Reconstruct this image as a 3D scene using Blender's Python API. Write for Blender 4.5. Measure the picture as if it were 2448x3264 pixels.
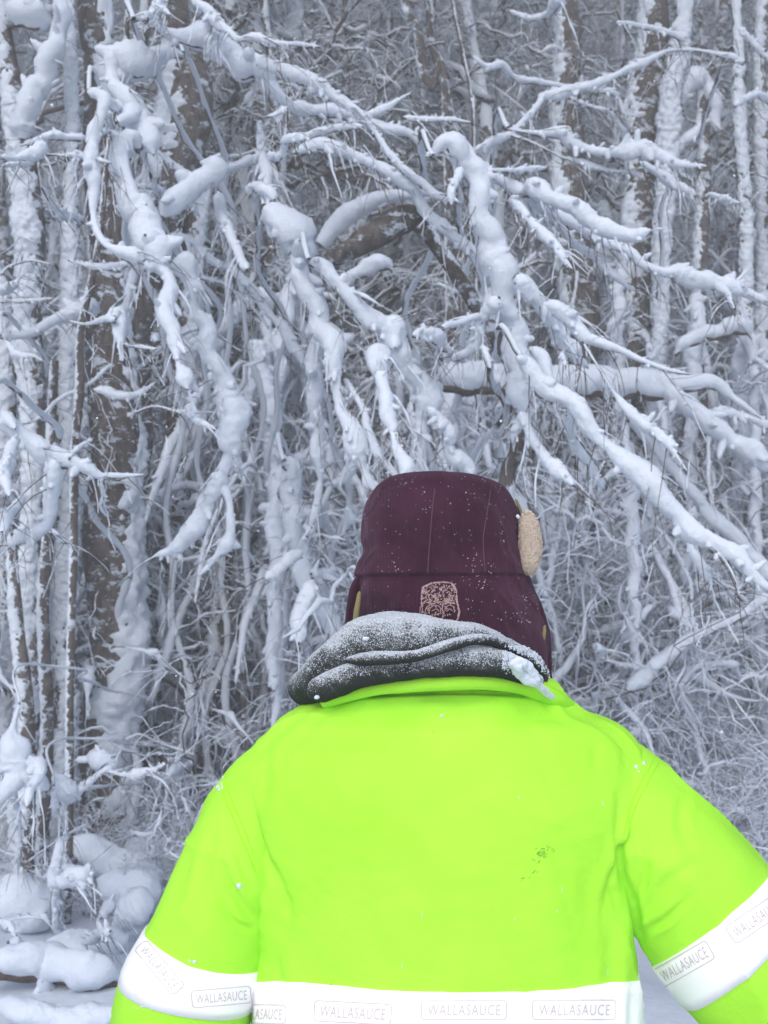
import bpy, math, random
import numpy as np
from mathutils import Vector
R = math.radians
for o in list(bpy.data.objects): bpy.data.objects.remove(o)
S = bpy.context.scene; COL = S.collection

# ------------------------------------------------------------------ camera, sky, sun, exposure
PITCH = 5.0; CZ = 1.62; F = 3173.3
cd = bpy.data.cameras.new('camera'); cam = bpy.data.objects.new('camera', cd); COL.objects.link(cam)
cam.location = (0, 0, CZ); cam.rotation_euler = (R(90 + PITCH), 0, 0)
cd.sensor_fit = 'VERTICAL'; cd.sensor_height = 36; cd.lens = 35; cd.clip_end = 600; cd.clip_start = 0.05
cd.dof.use_dof = True; cd.dof.focus_distance = 1.45; cd.dof.aperture_fstop = 9.5
S.camera = cam
W = bpy.data.worlds.new("World"); S.world = W; W.use_nodes = True
nt = W.node_tree; nt.nodes.clear()
sky = nt.nodes.new('ShaderNodeTexSky'); sky.sky_type = 'NISHITA'; sky.sun_disc = False
SUN_EL, SUN_AZ = 44, 192     # degrees; azimuth clockwise from +Y, the light comes from behind the camera
sky.sun_elevation = R(SUN_EL); sky.sun_rotation = R(SUN_AZ); sky.dust_density = 1.5; sky.air_density = 1.0; sky.ozone_density = 1.0
bg = nt.nodes.new('ShaderNodeBackground'); bg.inputs[1].default_value = 0.15
wo = nt.nodes.new('ShaderNodeOutputWorld')
nt.links.new(sky.outputs[0], bg.inputs[0]); nt.links.new(bg.outputs[0], wo.inputs[0])
sd = bpy.data.lights.new('sun', 'SUN'); sd.energy = 1.0; sd.angle = R(40); sd.color = (1.0, 0.97, 0.93)
sun = bpy.data.objects.new('sun', sd); COL.objects.link(sun)
d = Vector((math.sin(R(SUN_AZ)) * math.cos(R(SUN_EL)), math.cos(R(SUN_AZ)) * math.cos(R(SUN_EL)), math.sin(R(SUN_EL))))
sun.rotation_euler = d.to_track_quat('Z', 'Y').to_euler()
S.view_settings.view_transform = 'Standard'; S.view_settings.look = 'None'
S.view_settings.exposure = 0.98; S.view_settings.gamma = 1

# ------------------------------------------------------------------ helpers
cp, sp = math.cos(R(PITCH)), math.sin(R(PITCH))
def P(sx, sy, Y):
    """point on the plane y=Y seen at photograph position (sx, sy); second value: metres per photo pixel there"""
    dx = (sx - 1224) / F; dz = -(sy - 1632) / F
    wy = cp - sp * dz; wz = sp + cp * dz
    s = Y / wy
    return np.array([dx * s, Y, CZ + wz * s]), s / F
def D(px, py, Y): return P(px * 1.4755, py * 1.4755, Y)   # same, on the 1659-wide view

rng = np.random.default_rng(7)
_K = rng.normal(size=(8, 3)); _PH = rng.uniform(0, 6.28, 8)
def pn(p, f, seed=0.0):
    """smooth pseudo noise about -1..1"""
    q = p * f; o = 0
    q = q + 0.6 * np.sin(q[..., [1, 2, 0]] * 1.3 + seed)
    for i in range(8): o = o + np.sin(q @ _K[i] + _PH[i] + seed * (i + 1.7))
    return o / 3.2

def cr(pts, n):
    """Catmull-Rom resample of rows at n points"""
    pts = np.asarray(pts, float)
    if len(pts) == 2: 
        t = np.linspace(0, 1, n)[:, None]; return pts[0] * (1 - t) + pts[1] * t
    q = np.vstack([2 * pts[0] - pts[1], pts, 2 * pts[-1] - pts[-2]])
    L = np.r_[0, np.cumsum(np.linalg.norm(np.diff(pts[:, :3], axis=0), axis=1) + 1e-6)]
    t = np.linspace(0, L[-1], n); i = np.clip(np.searchsorted(L, t, 'right') - 1, 0, len(pts) - 2)
    u = ((t - L[i]) / (L[i + 1] - L[i]))[:, None]
    a, b, c, e = q[i], q[i + 1], q[i + 2], q[i + 3]
    return 0.5 * (2 * b + (c - a) * u + (2 * a - 5 * b + 4 * c - e) * u ** 2 + (3 * b - a - 3 * c + e) * u ** 3)

def grid_faces(n, m, closed=True):
    i = np.arange(n - 1)[:, None]; j = np.arange(m if closed else m - 1)[None, :]
    a = i * m + j; b = i * m + (j + 1) % m; c = (i + 1) * m + (j + 1) % m; e = (i + 1) * m + j
    return np.stack([a, b, c, e], -1).reshape(-1, 4)

class MB:
    def __init__(s): s.v = []; s.f = []; s.n = 0
    def add(s, v, f):
        s.v.append(v.reshape(-1, 3)); s.f.append(f + s.n); s.n += len(s.v[-1])
    def tube(s, c, r, k=8, disp=None):
        c = np.asarray(c, float); n = len(c)
        t = np.gradient(c, axis=0); t /= np.linalg.norm(t, axis=1)[:, None] + 1e-9
        ref = np.array([0.31, 0.9, 0.11]) if abs(t[:, 2]).mean() > .5 else np.array([0.05, 0.1, 1.0])
        u = np.cross(ref, t); u /= np.linalg.norm(u, axis=1)[:, None] + 1e-9
        w = np.cross(t, u)
        th = np.linspace(0, 2 * math.pi, k, endpoint=False)
        d = u[:, None] * np.cos(th)[None, :, None] + w[:, None] * np.sin(th)[None, :, None]
        rr = np.broadcast_to(np.asarray(r, float)[:, None], (n, k)) if np.ndim(r) < 2 else r
        if disp is not None: rr = rr * (1 + disp(c[:, None] + d * rr[..., None], d))
        s.add(c[:, None] + d * rr[..., None], grid_faces(n, k))
    def build(s, name, mat, parent=None, smooth=True):
        me = bpy.data.meshes.new(name)
        if s.v:
            v = np.vstack(s.v).astype(np.float32); f = np.vstack(s.f).astype(np.int32)
            me.vertices.add(len(v)); me.vertices.foreach_set('co', v.ravel())
            me.loops.add(f.size); me.loops.foreach_set('vertex_index', f.ravel())
            me.polygons.add(len(f)); me.polygons.foreach_set('loop_start', np.arange(len(f), dtype=np.int32) * 4)
            me.polygons.foreach_set('loop_total', np.full(len(f), 4, np.int32))
            me.polygons.foreach_set('use_smooth', np.full(len(f), smooth))
            me.update(calc_edges=True); me.validate()
        me.materials.append(mat)
        o = bpy.data.objects.new(name, me); COL.objects.link(o)
        if parent: 
            o.parent = parent
            o.location = -parent.location if parent.type == 'EMPTY' and parent.parent is None else (0, 0, 0)
        return o

def tag(o, label=None, cat=None, group=None, kind=None):
    if label: o['label'] = label
    if cat: o['category'] = cat
    if group: o['group'] = group
    if kind: o['kind'] = kind
    return o
def empty(name, loc, label, cat, group=None):
    o = bpy.data.objects.new(name, None); COL.objects.link(o); o.location = Vector([float(q) for q in loc]); o.empty_display_size = .1
    return tag(o, label, cat, group)

# ------------------------------------------------------------------ materials
def mat(name, base=(.5, .5, .5), rough=.8, metal=0, spec=.3):
    m = bpy.data.materials.new(name); m.use_nodes = True
    b = m.node_tree.nodes['Principled BSDF']
    b.inputs['Base Color'].default_value = (*base, 1); b.inputs['Roughness'].default_value = rough
    b.inputs['Metallic'].default_value = metal; b.inputs['Specular IOR Level'].default_value = spec
    return m, m.node_tree, b
def N(t, kind, **kw):
    n = t.nodes.new('ShaderNode' + kind)
    for k, v in kw.items():
        if k in n.inputs: n.inputs[k].default_value = v
        else: setattr(n, k, v)
    return n
def coords(t, scale=(1, 1, 1), geo=False):
    tc = N(t, 'TexCoord'); mp = N(t, 'Mapping'); mp.inputs['Scale'].default_value = scale
    if geo:
        g = N(t, 'NewGeometry'); t.links.new(g.outputs['Position'], mp.inputs[0])
    else: t.links.new(tc.outputs['Object'], mp.inputs[0])
    return mp
def noise(t, mp, scale, detail=4, rough=.6):
    n = N(t, 'TexNoise'); n.inputs['Scale'].default_value = scale; n.inputs['Detail'].default_value = detail; n.inputs['Roughness'].default_value = rough
    t.links.new(mp.outputs[0], n.inputs['Vector']); return n
def ramp(t, src, stops):
    r = N(t, 'ValToRGB'); e = r.color_ramp.elements
    while len(e) < len(stops): e.new(.5)
    for i, (p, c) in enumerate(stops): e[i].position = p; e[i].color = (*c, 1) if len(c) == 3 else c
    t.links.new(src, r.inputs[0]); return r
def bump(t, b, h, strength, dist):
    n = N(t, 'Bump'); n.inputs['Strength'].default_value = strength; n.inputs['Distance'].default_value = dist
    t.links.new(h, n.inputs['Height']); t.links.new(n.outputs[0], b.inputs['Normal']); return n
def mix(t, fac, a, c):
    m = N(t, 'Mix'); m.data_type = 'RGBA'
    for q, i in ((fac, 0), (a, 6), (c, 7)):
        if isinstance(q, tuple): m.inputs[i].default_value = (*q, 1)
        elif isinstance(q, (int, float)): m.inputs[i].default_value = q
        else: t.links.new(q, m.inputs[i])
    return m.outputs[2]

def snow_mat(name, col, fine=60):
    m, t, b = mat(name, col, .75, 0, .25)
    mp = coords(t, geo=True); n1 = noise(t, mp, 9, 3); n2 = noise(t, mp, fine, 4, .7)
    c = ramp(t, n1.outputs[0], [(.3, tuple(q * .93 for q in col)), (.7, tuple(min(q * 1.03, .95) for q in col))])
    t.links.new(c.outputs[0], b.inputs['Base Color'])
    a = N(t, 'Math', operation='ADD'); t.links.new(n1.outputs[0], a.inputs[0]); t.links.new(n2.outputs[0], a.inputs[1])
    bump(t, b, a.outputs[0], .55, .012)
    return m
SNOW = snow_mat('snow', (.66, .71, .80))
SNOWG = snow_mat('snow_ground', (.58, .63, .71), 25)
RIME = snow_mat('rime_snow', (.63, .68, .76), 40)

def bark_mat(name, dark, light, cover, hs=1.0):
    """bark with wind-packed snow caught in its roughness"""
    m, t, b = mat(name, dark, .95, 0, .1)
    mp = coords(t, (1, 1, .45), geo=True); n1 = noise(t, mp, 28 * hs, 6, .7)
    c = ramp(t, n1.outputs[0], [(.35, dark), (.62, light)])
    mp2 = coords(t, (1, 1, 1.7), geo=True); n2 = noise(t, mp2, 8 * hs, 6, .68); n3 = noise(t, mp2, 60 * hs, 3, .7)
    ad = N(t, 'Math', operation='MULTIPLY_ADD'); ad.inputs[1].default_value = .25
    t.links.new(n3.outputs[0], ad.inputs[0]); t.links.new(n2.outputs[0], ad.inputs[2])
    r = ramp(t, ad.outputs[0], [(cover - .02, (0, 0, 0)), (cover + .03, (1, 1, 1))])
    t.links.new(mix(t, r.outputs[0], c.outputs[0], (.52, .565, .64)), b.inputs['Base Color'])
    a = N(t, 'Math', operation='ADD'); t.links.new(n1.outputs[0], a.inputs[0]); t.links.new(r.outputs[0], a.inputs[1])
    bump(t, b, a.outputs[0], .7, .012)
    return m
BARK = bark_mat('bark', (.050, .043, .041), (.165, .147, .140), .69)
BARK_RED = bark_mat('reddish_bark', (.052, .044, .042), (.150, .133, .128), .682)
TWIG = bark_mat('twig_bark', (.055, .042, .038), (.14, .11, .10), .78)
FARBARK = bark_mat('plastered_bark', (.06, .05, .046), (.17, .145, .135), .62)
SPLIT = mat('split_wood', (.42, .24, .14), .9)[0]

# ------------------------------------------------------------------ ground
def gz(x, y):
    x = np.asarray(x, float); y = np.asarray(y, float)
    s = np.maximum(y - 6.6, 0)
    z = s * .78 * (1 - np.exp(-s / 1.1)) 
    p = np.stack([x, y, 0 * x], -1)
    amp = np.clip((np.abs(y - 1.5) - 1) / 3, 0, 1)
    return z + amp * (.10 * pn(p, 1.1) + .05 * pn(p, 3.1, 2)) - .05 * amp
def ground():
    xs = np.r_[np.linspace(-40, -9, 20), np.linspace(-8.8, 8.8, 150), np.linspace(9, 40, 20)]
    ys = np.r_[np.linspace(-6.5, 0, 12), np.linspace(.3, 14, 130), np.linspace(14.5, 60, 50)]
    X, Y = np.meshgrid(xs, ys); Z = gz(X, Y)
    b = MB(); b.add(np.stack([X, Y, Z], -1), grid_faces(len(ys), len(xs), False))
    tag(b.build('ground', SNOWG), 'snow covered ground rising into a steep wooded slope', 'ground', kind='structure')
ground()

# ------------------------------------------------------------------ snow-laden wood
def snow_tube(b, c, r, k=9, lump=.14, seed=0.):
    n = len(c)
    def disp(p, d):
        rr = np.maximum(r, .004)[:, None]
        q = p / np.maximum(rr[..., None] * 1.5, .02) * .0 + p
        return lump * pn(q, 1 / max(np.median(r) * 1.1, .006), seed) + lump * .65 * pn(q, 1 / max(np.median(r) * .45, .003), seed + 3) + lump * .65 * pn(q, 1 / max(np.median(r) * .17, .003), seed + 6)
    b.tube(c, r, k, disp)
def path_pts(spec, Y0, dY=0.):
    rows = []; TL = dict(A=(0, 0), B=(820, 0), C=(1628, 0), D=(0, 820), E=(820, 820), F=(1628, 820), G=(0, 1640), H=(1628, 1640))
    w = 30
    for q in spec.split(';'):
        e = q.split()
        if not e: continue
        if e[0] == 'J': sx, sy, sc = float(e[1]) / 1.75, 2000 + float(e[2]) / 1.75, 1.75
        elif e[0] == 'S': sx, sy, sc = float(e[1]), float(e[2]), 1.
        else: ox, oy = TL[e[0]]; sx, sy, sc = ox + float(e[1]) / 2.0232, oy + float(e[2]) / 2.0232, 2.0232
        if len(e) > 3: w = float(e[3]) / sc
        rows.append((sx, sy, w))
    n = len(rows); out = []
    for i, (sx, sy, w) in enumerate(rows):
        Y = Y0 + dY * i / max(n - 1, 1)
        p, m = P(sx, sy, Y); out.append((*p, w * m * .5))
    return np.array(out)

def twig(bb, sb, p, dr, L, r0, R0, rnd, k=5, droop=.25):
    n = max(5, int(L / .03)); n = min(n, 14)
    t = np.linspace(0, 1, n)[:, None]; dr = dr / np.linalg.norm(dr)
    side = rnd.normal(size=3) * .22
    c = p + dr * L * t + np.array([0, 0, -1]) * droop * L * t ** 2 + side * L * t * (1 - t) + np.cumsum(rnd.normal(size=(n, 3)), 0) * L * .012
    rr = r0 * (1 - .75 * t[:, 0]) 
    bb.tube(c, rr, 4)
    if R0 > 0:
        tt = t[:, 0]
        sr = R0 * (1 - tt ** 1.6 * .8) * (.75 + .35 * np.sin(tt * rnd.uniform(6, 14) + rnd.uniform(0, 6)))
        sr[-1] *= .5; sr = np.maximum(sr, .0016); hz = math.hypot(dr[0], dr[1])
        snow_tube(sb, c + np.array([0, 0, 1]) * (sr * .75 * hz)[:, None], sr, 8, .24, rnd.uniform(0, 50))
    return c

def bough(parent, spec, Y0, dY=0., seed=0, tw=1.0, bark=.16, first='branch', twl=1.0, fat=.98, knobs=True):
    rnd = np.random.default_rng(seed + 11)
    q = path_pts(spec, Y0, dY) if isinstance(spec, str) else np.array(spec, float)
    q[:, 3] *= fat
    L = np.linalg.norm(np.diff(q[:, :3], axis=0), axis=1).sum()
    n = int(np.clip(L / max(np.median(q[:, 3]) * .26, .005), 10, 460))
    g = cr(q, n); c = g[:, :3]; r = np.maximum(g[:, 3], .004)
    t = np.gradient(c, axis=0); t /= np.linalg.norm(t, axis=1)[:, None]
    hz = np.hypot(t[:, 0], t[:, 1])
    s = np.linspace(0, 1, n)
    end = np.clip(np.minimum(s, 1 - s) * n / 4, .12, 1) ** .6
    mod = 1 + .06 * np.sin(s * L * 23 + seed) + .05 * np.sin(s * L * 51 + seed * 2)
    sb, bb = MB(), MB()
    c = c + np.stack([.15 * r * np.sin(s * L * 31 + seed), .3 * r * np.sin(s * L * 17 + seed), .1 * r * np.sin(s * L * 27)], -1)
    snow_tube(sb, c, r * mod * end, 22 if np.median(r) > .03 else 14, .115, seed * 1.3)
    br = np.clip(r * bark, .004, .035) * (1 - .5 * s)
    bc = c - np.array([0, 0, 1]) * (r * mod * .93 * hz)[:, None]
    bb.tube(bc, br, 6)
    # knobs and fingers of snow that break up the outline
    Rm = float(np.median(r)); d = Rm
    while d < L - Rm and knobs:
        i = int(d / L * (n - 1)); R_ = r[i]; d += R_ * rnd.uniform(.5, 1.5)
        if rnd.random() < .22: continue
        a = rnd.uniform(0, 6.28); pv = np.cross(t[i], [math.cos(a), math.sin(a), .3]); pv /= np.linalg.norm(pv) + 1e-6
        dv = t[i] * rnd.uniform(-.2, 1.1) + pv * rnd.uniform(.4, 1.1) + [0, 0, -.12]; dv /= np.linalg.norm(dv)
        ln = R_ * rnd.uniform(1.0, 1.9) * (1.6 if rnd.random() < .2 else 1); m_ = 9; q_ = np.linspace(0, 1, m_)
        cc = c[i] + pv * R_ * .15 + dv * ln * q_[:, None] + rnd.normal(size=3) * R_ * .25 * (q_ ** 2)[:, None]
        ra = R_ * rnd.uniform(.42, .80) * (1 - .62 * q_ ** 1.5); ra[-1] *= .35
        snow_tube(sb, cc, ra, 10, .2, rnd.uniform(0, 50))
    # side shoots with their own snow
    d = 0; 
    while True:
        d += rnd.uniform(.035, .11) / max(tw, .05)
        if d >= L * .97: break
        i = int(d / L * (n - 1)); sd = 1 if rnd.random() < .5 else -1
        perp = np.cross(t[i], [0, 1, 0]); perp /= np.linalg.norm(perp) + 1e-6
        dr = t[i] * rnd.uniform(.3, 1.1) + perp * sd * rnd.uniform(.2, .9) + np.array([0, rnd.uniform(-.6, .6), -.45])
        big = rnd.random()
        if rnd.random() < .5:   # a bare forked twig poking out of the snow
            c2 = twig(bb, sb, c[i] + dr * r[i] * .2, dr, rnd.uniform(.08, .3) * twl + r[i], rnd.uniform(.0014, .0028), 0, rnd)
            for _ in range(int(rnd.integers(1, 4))):
                j = int(rnd.integers(2, len(c2) - 1)); twig(bb, sb, c2[j], (c2[j] - c2[j - 1]) / .03 + rnd.normal(size=3) * .6, rnd.uniform(.04, .13), .0013, 0.002 if rnd.random() < .5 else 0, rnd)
            continue
        ln = rnd.uniform(.03, .17) * twl * (1.6 if big > .85 else 1)
        base = c[i] + dr * r[i] * .3
        twig(bb, sb, base, dr, ln + r[i], rnd.uniform(.0016, .0032), (min(r[i] * .4, .010) if big > .45 else .0025 if big > .2 else 0) * rnd.uniform(.5, 1), rnd)
    bo = bb.build(first, TWIG, parent)
    so = sb.build('snow', SNOW, bo)
    return q

def root_stem(parent, q, r=.025, back=2.4):
    r = r * .8
    """the stem that carries a bough down to the ground behind it"""
    p = q[0, :3]; x = p[0] + rng.uniform(-.15, .15); y = p[1] + back
    pts = np.array([p, p + [-.05, .25, .15], [x, p[1] + back * .7, p[2] * .9], [x, y, p[2] * .55], [x + .05, y, float(gz(x, y)) - .1]])
    c = cr(pts, 90); b = MB(); rr = np.linspace(r * .5, r * 1.3, 90); w_ = np.linspace(0, 1, 90); ph = rng.uniform(0, 6)
    c = c + np.stack([.07 * np.sin(w_ * 17 + ph) + .03 * np.sin(w_ * 41 + ph), .05 * np.sin(w_ * 13), 0 * w_], -1) * np.minimum(w_ * 5, 1)[:, None]
    b.tube(c, rr, 8, lambda p, d: .1 * pn(p, 25)); o = b.build('trunk', BARK, parent)
    b = MB(); off = np.array([.5, -.3, .25]) * rr[:, None] * .5
    c = c + np.stack([.03 * np.sin(c[:, 2] * 4), 0 * rr, 0 * rr], -1) * 0; off = off * 1.1 + [0, -.006, 0]
    b.tube(c + off, rr * 1.1, 12, lambda p, d: .22 * pn(p, 22, 4) + .12 * pn(p, 70, 4)); b.build('snow', RIME, o)

def thing_of_boughs(name, label, cat, Y, specs, group=None, root=True, seed=0, tw=1.7, rootr=.025):
    q0 = path_pts(specs[0], Y)
    base = (q0[0, 0], Y + 1.6, float(gz(q0[0, 0], Y + 1.6)))
    e = empty(name, base, label, cat, group)
    for i, s in enumerate(specs):
        dy = .35 * math.sin(seed + i * 2.1)
        bough(e, s, Y + .12 * math.sin(i * 1.7 + seed), dy, seed * 17 + i * 3 + 1, tw)
    if root: root_stem(e, q0, rootr)
    return e

def trunk(name, label, spec, Y, bm=None, side=(1, -.2), cover=.25, seed=0, group=None, cat='tree', down=True, limbs=(), sm=None, nd=.3, twigs=0, top=0):
    q = path_pts(spec, Y)
    if down:
        x, r0 = q[-1, 0], q[-1, 3]; zb = float(gz(x, Y)) - .15
        if q[-1, 2] > zb + .1: q = np.vstack([q, [x + .02, Y, zb, r0 * 1.1]])
    if top > 0: # the stem goes on above the picture and bears a few limbs there
        dlt = q[0, :3] - q[1, :3]; dlt = dlt / np.linalg.norm(dlt)
        q = np.vstack([[*(q[0, :3] + dlt * top + [0, .3, 0]), q[0, 3] * .35], q])
    base = (q[-1, 0], q[-1, 1], q[-1, 2])
    e = empty(name, base, label, cat, group)
    L = np.linalg.norm(np.diff(q[:, :3], axis=0), axis=1).sum(); r0 = np.median(q[:, 3])
    n = int(min(800, L / max(r0 * .15, .008))); g = cr(q, n); c, r = g[:, :3], np.maximum(g[:, 3], .003)
    k = 44 if r0 > .05 else 18
    c = c + (np.stack([np.sin(c[:, 2] * 5 + seed), 0 * r, 0 * r], -1) * r[:, None] * .12)
    b = MB(); b.tube(c, r * .92, k, lambda p, d: .05 * pn(p, .8 / r0, seed) + .025 * pn(p, 3 / r0, seed)); o = b.build('trunk', bm or BARK, e)
    if cover > 0:
        sdv = np.array([side[0], side[1], .0]); sdv /= np.linalg.norm(sdv)
        b = MB()
        def dp(p, d):
            return .16 * pn(p * [1, 1, .6], 1.3 / r0, seed + 2) + .12 * pn(p * [1, 1, 1.6], 4.2 / r0, seed + 5) + .09 * pn(p, 10 / r0, seed) + .05 * pn(p, 24 / r0, seed)
        b.tube(c + sdv * r[:, None] * (.25 + nd * .1), r * (.74 + cover * .45), k + 8, dp); b.build('snow', sm or RIME, o)
    for i, sx in enumerate(limbs): bough(e, sx, Y - .1, 0, seed * 7 + i, .5)
    return e, q

T = 'tree'
# ---- trunks traced where they stand, left side
trunk('birch_tree', 'thickest mottled brown and white trunk standing at the left of the person', 'S 300 -30 105;S 310 200 108;S 330 500 120;S 345 900 135;S 358 1300 160;S 360 1800 180;S 352 2300 185;S 345 2740 200', 6.4, BARK_RED, (1, .30), .20, 1, top=3)
trunk('birch_tree', 'forked snow-plastered tree at the far left edge with a wide white crotch', 'S 5 -20 55;S 20 180 60;S 42 300 72;S 75 480 85;S 95 700 92;S 95 970 88;S 108 1260 85;S 112 1640 85;S 100 2000 80;S 85 2400 80;S 78 2740 85', 5.9, BARK, (-.6, -1), .42, 2, limbs=['S 62 440 80;S 95 330 75;S 130 250 70;S 165 180 65;S 190 80 60;S 200 -30 50', 'S 20 60 60;S 70 50 100;S 120 50 95;S 165 20 60'], top=2)
trunk('birch_tree', 'slender white frosted trunk just left of the thickest mottled trunk', 'S 222 -20 46;S 228 400 46;S 225 700 55;S 215 1100 62;S 214 1500 72;S 210 1800 82;S 205 2200 86;S 200 2640 88', 6.1, BARK, (.3, -1), .28, 3, top=2.5)
trunk('young_tree', 'dark leaning stem between the two white trunks at the lower left', 'S 175 1150 26;S 165 1400 32;S 152 1700 40;S 140 1900 38;S 150 2250 42;S 140 2650 44', 5.7, BARK, (-1, -.3), .1, 4, nd=.1)
trunk('young_tree', 'thin dark stem crossing in front of the mottled trunk, forked near the top', 'S 415 -10 14;S 405 130 17;S 398 250 19;S 385 320 19;S 360 400 20;S 335 600 19;S 322 740 20;S 290 900 22;S 256 1060 26;S 255 1250 28;S 240 1450 28;S 235 1700 26;S 225 2200 26', 5.2, BARK_RED, (-1, -.2), .12, 5, nd=.5, top=1.5)
trunk('birch_tree', 'wide leaning trunk with curled bark behind the top-left snow mound', 'S 560 -30 80;S 575 100 90;S 600 250 150;S 585 400 160;S 560 560 150;S 500 750 130;S 455 950 110;S 430 1300 110', 7.4, BARK, (-1, .25), .24, 6, top=3)
trunk('birch_tree', 'grey trunk half hidden behind the long hanging snow boughs, mid left', 'S 640 600 60;S 600 900 80;S 580 1200 92;S 560 1640 96;S 545 2100 105;S 530 2600 115', 7.6, BARK, (1, -.3), .34, 7)
trunk('young_tree', 'bent stem with dark bark patches beside the left sleeve', 'S 760 1500 50;S 720 1800 55;S 690 2100 62;S 650 2300 66;S 600 2600 66', 7.0, BARK, (-1, -.3), .2, 8)
trunk('young_tree', 'thin red-brown stem above the grey hood, broken off short', 'S 722 1880 14;S 742 1960 16;S 765 2050 18;S 775 2130 18', 6.6, BARK_RED, (-1, -.2), 0, 9)
trunk('young_tree', 'far left frosted stem with a snow pillow at head height', 'S 35 1700 32;S 45 1850 38;S 60 2000 42;S 80 2200 50;S 85 2500 55', 5.4, BARK, (-1, -.6), .3, 10)
trunk('young_tree', 'pale stem at the very left edge below the dark bark', 'S 15 850 60;S 20 1200 62;S 15 1600 60;S 20 2200 70', 6.8, BARK, (-.2, -1), .28, 11)
trunk('young_tree', 'white stem rising behind the lowest hanging boughs at the centre left', 'S 470 1500 60;S 480 1900 70;S 490 2300 80;S 480 2700 85', 8.2, BARK, (.2, -1), .36, 12)
# ---- upper middle
trunk('young_tree', 'left of the two dark stems at the top centre', 'S 1280 -30 26;S 1305 50 30;S 1332 100 30;S 1343 210 30;S 1372 280 26;S 1420 340 20', 8.6, BARK, (-1, .4), .1, 13, top=2)
trunk('young_tree', 'right of the two dark stems at the top centre', 'S 1362 -30 24;S 1376 120 28;S 1402 225 30;S 1440 420 30;S 1460 700 34', 8.9, BARK, (1, .4), .1, 14, top=2)
trunk('young_tree', 'thin straight pole leaning right near the top centre', 'S 1440 0 9;S 1455 80 10;S 1475 170 10;S 1500 310 11;S 1510 500 12', 8.0, TWIG, (1, -.4), .1, 15, top=1)
trunk('young_tree', 'frosted slender trunk behind the arching boughs, top centre left', 'S 940 -20 60;S 935 300 62;S 945 700 66;S 950 1000 70;S 950 1400 76', 9.5, FARBARK, (.2, -1), .34, 16, top=3)
trunk('young_tree', 'dark short trunk at the top edge left of centre', 'S 838 -20 24;S 842 60 24;S 850 100 22;S 870 300 28;S 890 600 34', 8.8, BARK, (1, -.4), .2, 17, top=2)
# ---- right side
trunk('birch_tree', 'dark bare trunk with white left flank at the upper right', 'S 1800 -30 76;S 1812 150 84;S 1812 350 104;S 1815 600 112;S 1830 760 118;S 1850 1000 120;S 1860 1300 124', 8.8, BARK, (-1, .3), .14, 18, top=4)
trunk('birch_tree', 'tall brown trunk with torn bark right of the dark bare trunk', 'S 2085 -30 84;S 2080 200 108;S 2058 350 110;S 2045 600 110;S 2035 820 98;S 2030 1000 82;S 2025 1150 78;S 2020 1500 80', 8.3, BARK_RED, (-1, .3), .14, 19, top=4)
trunk('birch_tree', 'white plastered trunk touching the tall brown trunk on its right', 'S 2182 -30 54;S 2152 200 74;S 2132 400 74;S 2116 600 66;S 2106 800 60;S 2100 1000 54;S 2092 1250 54;S 2090 1600 60', 8.0, BARK, (0, -1), .40, 20, top=4)
e, q = trunk('tree_snag', 'broken snag capped with a curved snow hood at the upper right', 'S 2238 262 36;S 2242 330 42;S 2246 500 46;S 2236 800 48;S 2230 1200 52', 8.1, BARK_RED, (-1, -.2), .08, 21)
bough(e, 'S 2170 330 40;S 2190 270 60;S 2225 245 70;S 2255 265 50;S 2275 330 40;S 2285 420 30', 8.05, 0, 77, .2)
bough(e, 'S 2240 390 14;S 2215 420 30;S 2180 450 34;S 2150 490 34', 8.0, 0, 78, .2)
trunk('young_tree', 'tall thin white stem second from the right edge', 'S 2345 -20 30;S 2352 300 40;S 2370 600 46;S 2376 900 48;S 2380 1300 50', 7.9, BARK, (0, -1), .36, 22, top=3)
trunk('young_tree', 'white stem hugging the right edge of the woods', 'S 2430 -20 36;S 2425 250 40;S 2435 700 44;S 2440 1200 46', 8.4, BARK, (-1, -.4), .34, 23, top=3)
trunk('young_tree', 'brown streaked stem beside the white plastered trunk', 'S 2060 1000 16;S 2092 1080 24;S 2095 1200 26;S 2100 1500 30', 8.5, BARK_RED, (1, -.2), .2, 24)
trunk('young_tree', 'short dark stump-like stem low behind the right shoulder', 'S 2050 2010 22;S 2040 2080 24;S 2030 2150 26;S 2030 2400 30', 7.2, BARK_RED, (1, -.2), .15, 25)
trunk('young_tree', 'dark forked base in the brush behind the right shoulder', 'S 2110 2140 20;S 2090 2230 50;S 2070 2300 70;S 2060 2420 80', 7.4, BARK_RED, (1, .2), .1, 26)
trunk('young_tree', 'upright frosted stem in the brush right of the hat', 'S 2000 1720 40;S 1985 1850 42;S 1975 2000 44;S 1980 2150 46;S 1990 2400 50', 7.6, FARBARK, (-1, -.3), .36, 27)

# ---- broken tree: leaning trunk and its snapped-off top
e, q = trunk('broken_tree', 'snapped dark trunk with torn orange wood, bent over at the centre', 'S 1322 688 56;S 1350 728 54;S 1388 782 52;S 1455 880 52;S 1518 975 54;S 1575 1070 54;S 1640 1190 54;S 1652 1420 54;S 1600 1700 54', 4.75, BARK_RED, (1, .1), .02, 30, nd=0)
b = MB(); g = cr(path_pts('S 1362 702 46;S 1300 696 80;S 1240 722 86;S 1160 768 74;S 1080 812 60;S 1030 838 32', 4.55), 60)
b.tube(g[:, :3], g[:, 3], 16, lambda p, d: .12 * pn(p, 22, 3)); lg = b.build('broken_top', BARK_RED, e)
b = MB(); g2 = cr(path_pts('S 1325 622 26;S 1250 626 44;S 1180 646 62;S 1110 682 66;S 1060 728 58;S 1020 782 36', 4.68), 70)
snow_tube(b, g2[:, :3], g2[:, 3], 18, .1, 5); b.build('snow', SNOW, lg)
b = MB()
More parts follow.
